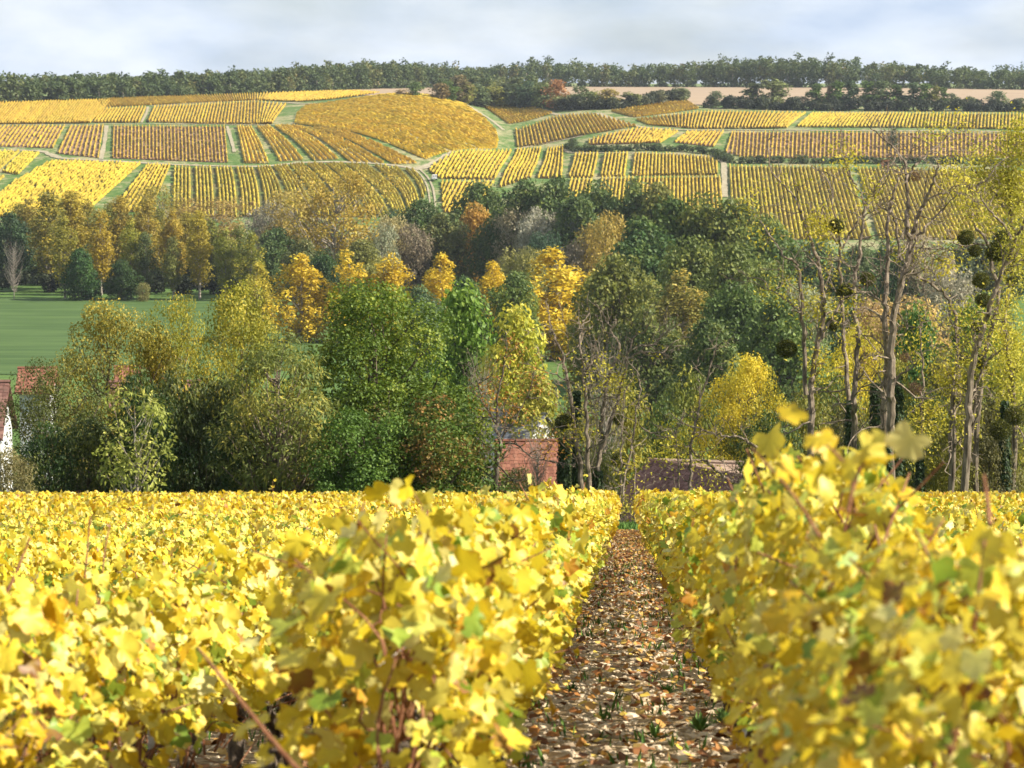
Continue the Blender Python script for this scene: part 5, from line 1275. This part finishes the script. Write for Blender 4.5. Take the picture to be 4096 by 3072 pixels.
def leaf_cloud(rng, n, length, hgt, wid, low):
    x = rng.uniform(-length / 2, length / 2, n)
    z = low + (hgt - low) * rng.beta(1.9, 1.0, n)
    f = np.clip((z - low) / (hgt - low), 0, 1)
    half = wid / 2 * (0.72 + 0.40 * np.sin(np.clip(f, 0, 1) * 2.6)) * np.where(f > 0.88, 0.72, 1)
    side = rng.choice([-1, 1], n)
    y = side * half * np.sqrt(rng.uniform(0.08, 1.15, n))
    # neighbouring shoots make bulges and hollows along the row
    y *= 1 + 0.22 * np.sin(x * 9 + z * 6)
    P = np.stack([x, y, z], 1)
    N = np.stack([rng.normal(0, 0.55, n), side * rng.uniform(0.15, 1.1, n), rng.normal(0.30, 0.45, n)], 1)
    T = np.stack([rng.normal(0, 0.55, n), side * rng.uniform(0, 0.5, n), rng.normal(-0.75, 0.45, n)], 1)
    return P, N, T

VINES = []
def make_vine(i, tall=0.0, wild=0.0, low=None, n=500, size=0.070):
    rng = np.random.default_rng(500 + i)
    hgt = rng.uniform(1.00, 1.08) + tall
    wood = Bag(); tr = Bag()
    pts = np.array([[0, 0, -0.05], [rng.normal(0, .03), rng.normal(0, .03), 0.12], [rng.normal(0, .06), rng.normal(0, .03), 0.28], [rng.normal(0, .08), 0, 0.42]])
    tr.tube(catmull(pts, 4), np.linspace(0.045, 0.03, 13) * (1 + 0.25 * np.sin(np.arange(13) * 2.1)), 7)
    for s in (-1, 1):
        a = catmull([pts[-1], pts[-1] + [s * 0.2, 0, 0.08], pts[-1] + [s * 0.45, rng.normal(0, .03), 0.06]], 4)
        tr.tube(a, np.linspace(0.024, 0.010, len(a)), 6)
    shoots = []
    for k in range(11):
        x0 = rng.uniform(-0.48, 0.48); top = hgt + rng.uniform(-0.22, 0.06) + (rng.uniform(0.04, 0.16) if rng.random() < 0.12 + wild else 0)
        c = [[x0 * 0.9, rng.normal(0, .02), 0.42], [x0 + rng.normal(0, .05), rng.normal(0, .05), 0.42 + (top - .42) * .35], [x0 + rng.normal(0, .09), rng.normal(0, .08), 0.42 + (top - .42) * .7], [x0 + rng.normal(0, .14), rng.normal(0, .12), top]]
        c = catmull(c, 4); wood.tube(c, np.linspace(0.0058, 0.0026, len(c)), 4, rng.random()); shoots.append(c)
    for k in range(6):      # side twigs low on the vine
        x0 = rng.uniform(-.4, .4); s = rng.choice([-1, 1])
        c = catmull([[x0, 0, .4], [x0 + rng.normal(0, .1), s * .12, .5 + rng.uniform(-.1, .2)], [x0 + rng.normal(0, .2), s * rng.uniform(.2, .34), .5 + rng.uniform(-.25, .3)]], 4)
        wood.tube(c, np.linspace(0.0045, 0.002, len(c)), 4, rng.random())
    P, N, T = leaf_cloud(rng, n, 1.12, hgt, 0.42, low or (0.27 if i % 3 else 0.40))
    S = np.clip(rng.normal(size, size * 0.27, n), size * 0.5, size * 1.7)
    for c in shoots:        # leaves along the protruding shoot tips
        m = 4; idx = rng.integers(len(c) - 6, len(c), m)
        P = np.vstack([P, c[idx] + rng.normal(0, 0.03, (m, 3))]); N = np.vstack([N, unit(rng, m) + [0, -.2, .3]]); T = np.vstack([T, unit(rng, m) - [0, 0, .8]]); S = np.r_[S, rng.uniform(0.05, 0.10, m)]
    V, F, m = vine_leaves(rng, P, N, T, S, 0)
    R = np.clip(rng.normal(0.56, 0.25, len(P)) + (rng.random() - .5) * .12, 0, 1)
    grn = rng.random(len(P)) < 0.05; R[grn] = rng.uniform(0.88, 1, grn.sum())
    lv = new_mesh('vine_leaves', V, F, M_VLEAF, rnd=np.repeat(R, m), smooth=True, edge=vine_leaves.edge)
    VINES.append((tr.mesh('vine_trunk', M_VTRUNK, True), wood.mesh('vine_canes', M_CANE), lv))
for i in range(7): make_vine(i)
for i in range(3): VINES.append(VINES[i])
make_vine(10, 0.02, 0.15); make_vine(11, 0.03, 0.2)
for i in range(12, 15): make_vine(i, 0.0, 0.08, 0.50, 340)
VINES += [VINES[12], VINES[13]]
for i in range(17, 20): make_vine(i, 0.02, 0.1, 0.25, 980, 0.050)

POSTM = {}
def post_mesh():
    b = Bag()
    # folded steel stake: web and two flanges with hook notches
    b.box((0, 0, 0.5), (0.034, 0.003, 1.0)); b.box((-0.0165, 0.011, 0.5), (0.003, 0.022, 1.0)); b.box((0.0165, 0.011, 0.5), (0.003, 0.022, 1.0))
    for z in np.arange(0.1, 1.0, 0.05):
        b.box((-0.020, 0.014, z), (0.005, 0.010, 0.016)); b.box((0.020, 0.014, z), (0.005, 0.010, 0.016))
    POSTM['m'] = b.mesh('post', M_ZINC)
post_mesh()

S_ROW = 1.10
ORDR = ['', 'second', 'third', 'fourth', 'fifth', 'sixth', 'seventh', 'eighth', 'ninth', 'tenth', 'eleventh', 'twelfth', 'thirteenth', 'fourteenth', 'fifteenth', 'sixteenth', 'seventeenth', 'eighteenth', 'nineteenth', 'twentieth', 'twenty-first']
def visible_from(s, sgn):
    """Where a row at offset s enters the picture (with a margin for a step aside)."""
    e = (0 - 2510) / FPX if sgn < 0 else (4096 - 2510) / FPX
    t = (s - sgn * -0.0) / e
    return max(3.6, t - 1.6 / abs(e) * 0.35)
cand = []
rows = []
for sgn in (-1, 1):
    for k in range(1, 19 if sgn < 0 else 13):
        s = sgn * (k - 0.5) * S_ROW
        t0 = visible_from(s, sgn)
        if k == 1: t0 = 5.75 if sgn < 0 else 3.9
        if t0 > ROW_END - 2: continue
        rows.append((sgn, k, s, t0))
        t = t0 + 0.3
        while t < ROW_END:
            cand.append((t, len(rows) - 1)); t += 1.0
cand.sort()
near_lim = cand[min(300, len(cand) - 1)][0]
vrng = random.Random(4)
phi = -math.atan(ROWX)
for ri, (sgn, k, s, t0) in enumerate(rows):
    side = 'left' if sgn < 0 else 'right'
    lab = ('yellow vine row edging the %s side of the leaf-strewn path' % side) if k == 1 else ('%s yellow vine row counted %s from the leaf-strewn path' % (ORDR[k - 1], 'leftward' if sgn < 0 else 'rightward'))
    root = link('vine_row', None, None, (s + ROWX * t0, t0, float(ground_z(s + ROWX * t0, t0))))
    tag(root, lab, 'vine row', 'rows of the near vineyard')
    o0 = np.array(root.location)
    t = t0 + 0.3; far_t = None
    while t < ROW_END:
        if t > near_lim: far_t = t - 0.5; break
        x = s + ROWX * t + vrng.gauss(0, 0.02); z = float(ground_z(x, t))
        vi = vrng.randrange(10) if not (sgn < 0 and k > 1 and t < 20) else vrng.randrange(12, 17)
        v = link('vine', None, root, np.array([x, t, z]) - o0)
        hs = vrng.uniform(0.94, 1.06)
        if sgn > 0 and k == 1 and t < 8.5: vi = vrng.choice([17, 18, 19]); hs = [0.95, 0.97, 1.04, 1.19, 1.08][min(4, int(t - 3.9))]
        if sgn < 0 and k == 1 and t < 8.5: vi = vrng.choice([10, 11, 3]); hs = [0.98, 0.97, 1.0][min(2, int(t - 5.7))]
        v.rotation_euler = (0, 0, phi + math.pi / 2 + (math.pi if vrng.random() < .5 else 0) + vrng.gauss(0, .05)); v.scale = (1, 1, hs)
        link('trunk', VINES[vi][0], v); c = link('canes', VINES[vi][1], v); c['kind'] = 'stuff'; c = link('leaves', VINES[vi][2], v); c['kind'] = 'stuff'
        t += 1.0
    # steel stakes and wires
    tp = t0 + (1.2 + 1.7 * (k % 3)); zs = []
    if sgn < 0 and k in (2, 3): tp = 9.05 if k == 2 else 12.5
    while tp < min(ROW_END, 46):
        x = s + ROWX * tp
        p = link('post', POSTM['m'], root, np.array([x, tp, float(ground_z(x, tp)) - 0.05]) - o0); p.rotation_euler = (vrng.gauss(0, .03), vrng.gauss(0, .03), phi + math.pi / 2); p.scale = (1, 1, vrng.uniform(0.92, 1.02)); tp += 5.0
    if t0 < 25:
        tt = np.arange(t0, 34, 2.5)
        if len(tt) > 2:
            for h in (0.42, 0.78):
                w = Bag(); X = s + ROWX * tt; w.tube(np.stack([X, tt, ground_z(X, tt) + h], 1) - o0, 0.0017, 4); link('wire', w.mesh('wire', M_WIRE), root)
    if far_t is not None or True:
        ft = far_t if far_t is not None else None
        if ft is None: continue
        rng = np.random.default_rng(900 + ri)
        Lg = ROW_END - ft; n = int(Lg * 120)
        P, N, T = leaf_cloud(rng, n, Lg, 1.10, 0.48, 0.22)
        P[:, 2] += 0.05 * np.sin(P[:, 0] * 1.9 + ri) + 0.04 * np.sin(P[:, 0] * 5.3 + ri * 2)
        S = rng.uniform(0.085, 0.15, n)
        V, F, m = vine_leaves(rng, P, N, T, S, 1)
        # local x runs along the row
        tt = ft + Lg / 2 + V[:, 0]; X = s + ROWX * tt - V[:, 1]
        W = np.stack([X, tt, ground_z(X, tt) + V[:, 2]], 1) - o0
        R = np.clip(rng.normal(0.50, 0.22, n), 0, 1)
        o = link('leaves', new_mesh('row_leaves', W, F, M_VLEAF, rnd=np.repeat(R, m), edge=vine_leaves.edge), root); o['kind'] = 'stuff'
        cb = Bag()
        for q in np.arange(ft, ROW_END, 0.55):
            x = s + ROWX * q; g = float(ground_z(x, q)); a = vrng.uniform(0.9, 1.22)
            cb.tube(np.array([[x, q, g + .4], [x + vrng.gauss(0, .05), q + vrng.gauss(0, .1), g + a]]) - o0, [0.006, 0.004], 3)
            if vrng.random() < 0.6: cb.tube(np.array([[x, q, g - .05], [x + vrng.gauss(0, .03), q, g + .45]]) - o0, [0.04, 0.025], 4)
        o = link('canes', cb.mesh('row_canes', M_CANE), root); o['kind'] = 'stuff'

# loose long shoots sticking up or out of the nearest rows
def shoot(px_pts, d, r, label, leaves=5, seed=1):
    rng = np.random.default_rng(seed)
    P = np.array([at(a, b_, d + i * 0.05) for i, (a, b_) in enumerate(px_pts)])
    C = catmull(P, 6); off = C[0].copy()
    b = Bag(); b.tube(C - off, np.linspace(r, r * 0.5, len(C)), 6)
    root = link('vine_shoot', None, None, off); tag(root, label, 'vine shoot', 'long shoots of the nearest vines')
    link('cane', b.mesh('cane', M_CANE), root)
    if leaves:
        idx = rng.integers(len(C) // 3, len(C), leaves)
        V, F, m = vine_leaves(rng, C[idx] - off + rng.normal(0, .04, (leaves, 3)), unit(rng, leaves) + [0.3, -.4, .4], unit(rng, leaves) - [0, 0, .6], rng.uniform(.05, .085, leaves), 0)
        o = link('leaves', new_mesh('shoot_leaves', V, F, M_VLEAF, rnd=np.repeat(np.clip(rng.normal(.5, .2, leaves), 0, 1), m), smooth=True, edge=vine_leaves.edge), root); o['kind'] = 'stuff'
shoot([(1260, 3150), (1130, 3010), (960, 2800), (790, 2590)], 5.2, 0.006, 'blurred brown shoot slanting across the lower left', 0, 1)
shoot([(330, 2800), (320, 2500), (345, 2250), (360, 2060)], 8.6, 0.005, 'tall bare shoot rising left of the grey stakes', 2, 2)
shoot([(360, 2750), (400, 2400), (420, 2200), (440, 2100)], 8.8, 0.0045, 'leaning bare shoot beside the tall one', 2, 3)
shoot([(0, 2420), (60, 2300), (120, 2150)], 7.4, 0.006, 'dark shoot crossing the frame edge', 1, 4)
shoot([(1680, 2150), (1690, 2050), (1660, 1975)], 6.6, 0.003, 'short leafy shoot on top of the row at the left of the path', 5, 5)
shoot([(3280, 2150), (3180, 1990), (3060, 1850), (3005, 1790)], 4.9, 0.004, 'reddish shoot leaning left from the nearest right vine', 1, 6)
shoot([(3420, 2050), (3400, 1900), (3330, 1800), (3260, 1760)], 4.8, 0.004, 'leafy shoot topping the nearest right vine', 9, 7)
shoot([(3390, 2050), (3430, 1900), (3500, 1800)], 4.7, 0.004, 'second leafy shoot topping the nearest right vine', 8, 8)
shoot([(3960, 2100), (3950, 2000), (3935, 1900)], 4.6, 0.005, 'lone reddish shoot at the right of the nearest vine', 0, 9)
shoot([(1095, 2020), (1093, 1985), (1090, 1925)], 40, 0.006, 'single shoot with leaves standing above the far tops', 6, 10)
shoot([(2210, 2010), (2200, 1970), (2195, 1900)], 22, 0.006, 'leafy shoot above the left row near the path gap', 10, 11)
shoot([(2290, 2000), (2330, 1960), (2340, 1930)], 24, 0.006, 'second leafy shoot above the left row near the path gap', 8, 12)

# ---------------------------------------------------------------- path floor: stones, fallen leaves, grass
def floor_points(rng, n, s0, s1, t0, t1, power=1.6):
    t = t0 + (t1 - t0) * rng.random(n) ** power
    s = rng.uniform(s0, s1, n)
    x = s + ROWX * t
    return x, t, ground_z(x, t)

def stones():
    rng = np.random.default_rng(21)
    n1, n2 = 20000, 6000
    a = floor_points(rng, n1, -0.62, 0.62, 7, 78); b = floor_points(rng, n2, -4.5, -0.6, 8, 26, 1.0)
    x, y, z = [np.r_[p, q] for p, q in zip(a, b)]; n = n1 + n2
    s = np.clip(rng.lognormal(-4.45, 0.55, n), 0.005, 0.06)
    base = np.array([[-1,-.8,0],[1,-.9,0],[.9,1,0],[-1.1,.8,0],[-.6,-.5,1],[.7,-.4,.9],[.5,.6,1.1],[-.6,.5,.8]])
    Q = base[None] * rng.uniform(0.7, 1.3, (n, 8, 3)) * np.array([1, 1, 0.6]) * s[:, None, None]
    th = rng.uniform(0, 6.28, n); ca, sa = np.cos(th)[:, None], np.sin(th)[:, None]
    X = Q[..., 0] * ca - Q[..., 1] * sa; Y = Q[..., 0] * sa + Q[..., 1] * ca
    V = np.stack([X + x[:, None], Y + y[:, None], Q[..., 2] + z[:, None] - 0.15 * s[:, None]], -1).reshape(-1, 3)
    F0 = np.array([[4,5,6,7],[0,1,5,4],[1,2,6,5],[2,3,7,6],[3,0,4,7]])
    F = (np.arange(n)[:, None, None] * 8 + F0[None]).reshape(-1, 4)
    tag(link('stones', new_mesh('stones', V, F, M_STONE)), 'pale limestone pebbles strewn along the path between the vines', 'stones', kind='stuff')
stones()

def litter():
    rng = np.random.default_rng(22)
    n1, n2 = 8500, 5000
    a = floor_points(rng, n1, -0.68, 0.68, 6.5, 78, 0.9); b = floor_points(rng, n2, -5.5, -0.6, 7, 36, 1.0)
    x, y, z = [np.r_[p, q] for p, q in zip(a, b)]; n = n1 + n2
    P = np.stack([x, y, z + rng.uniform(0.006, 0.03, n)], 1)
    N = np.stack([rng.normal(0, .38, n), rng.normal(0, .38, n), np.ones(n)], 1); T = unit(rng, n) * [1, 1, .15]
    V, F, m = vine_leaves(rng, P, N, T, rng.uniform(0.03, 0.075, n), 1)
    tag(link('fallen_leaves', new_mesh('fallen_leaves', V, F, M_LITTER, rnd=np.repeat(rng.random(n), m))), 'brown and orange fallen vine leaves covering the path', 'fallen leaves', kind='stuff')
litter()

def grass():
    rng = np.random.default_rng(23)
    n1, n2, n3 = 200, 350, 1500
    a = floor_points(rng, n1, -0.55, 0.6, 7, 60, 1.7); b = floor_points(rng, n2, -4.5, -0.8, 8, 26, 1.0); c = floor_points(rng, n3, -6, 6, 78.2, 90, 1.0)
    x, y, z = [np.r_[p, q, r] for p, q, r in zip(a, b, c)]; nt = len(x)
    k = 9
    idx = np.repeat(np.arange(nt), k); n = nt * k
    big = np.where(idx >= n1 + n2, 2.6, 1.0)
    P = np.stack([x[idx], y[idx], z[idx]], 1) + rng.normal(0, .025, (n, 3)) * np.array([1, 1, 0]) * (big * 2)[:, None]
    T = unit(rng, n) * 0.55 + np.array([0, 0, 1.0]); L = rng.uniform(0.03, 0.10, n) * big
    V, F = leaf_quads(P, unit(rng, n) * np.array([1, 1, .2]), T, L, L * 0.16 + 0.003)
    tag(link('grass', new_mesh('grass', V, F, M_GRASS)), 'green grass tufts on the path floor and headland', 'grass', kind='stuff')
grass()

def weed(px, py, size, label, seed):
    rng = np.random.default_rng(seed)
    x, y, z = ray(px, py); sx, sz = float(x / y), float(z / y)
    d = 5.0
    while sz * d > float(ground_z(sx * d, d)) and d < 80: d += 0.02
    p = np.array([sx * d, d, float(ground_z(sx * d, d))])
    n = 26; th = rng.uniform(0, 6.28, n); el = rng.uniform(0.25, 1.2, n)
    T = np.stack([np.cos(th) * np.cos(el), np.sin(th) * np.cos(el), np.sin(el)], 1); N = np.stack([-np.cos(th) * np.sin(el), -np.sin(th) * np.sin(el), np.cos(el)], 1)
    V, F = leaf_quads(np.zeros((n, 3)) + T * 0.01, N, T, size * rng.uniform(.5, 1, n), size * rng.uniform(.15, .3, n))
    o = link('weed', new_mesh('weed', V, F, M_GRASS), None, p); tag(o, label, 'weed', 'weeds on the path')
for i, (px, py, s, lab) in enumerate([(2620, 2960, 0.10, 'bushy green weed at the front of the path'), (2670, 2780, 0.09, 'pale green weed by the right row on the path'), (2800, 2930, 0.11, 'wide green weed under the nearest right vine'), (2510, 2430, 0.05, 'small grass-like weed in mid path'), (2285, 2770, 0.07, 'small weed by the left row'), (2740, 2590, 0.06, 'little green weed at the right edge of the path'), (2400, 2960, 0.05, 'thin weed left of the bushy one'), (2900, 2900, 0.10, 'green weed half under yellow leaves')]):
    weed(px, py, s, lab, 60 + i)

# ---------------------------------------------------------------- the air between here and the far wood
def haze():
    b = Bag(); b.box((0, 4530, 8), (7400, 9300, 118))
    t = NT('haze_air')
    v = t.node('ShaderNodeVolumePrincipled'); v.inputs['Color'].default_value = (0.80, 0.88, 1.0, 1); v.inputs['Density'].default_value = 0.000045; v.inputs['Anisotropy'].default_value = 0.2
    o = t.node('ShaderNodeOutputMaterial'); t.l.new(v.outputs[0], o.inputs['Volume'])
    tag(link('haze', b.mesh('haze', t.m)), 'thin pale haze over the whole valley', 'haze', kind='stuff')
haze()
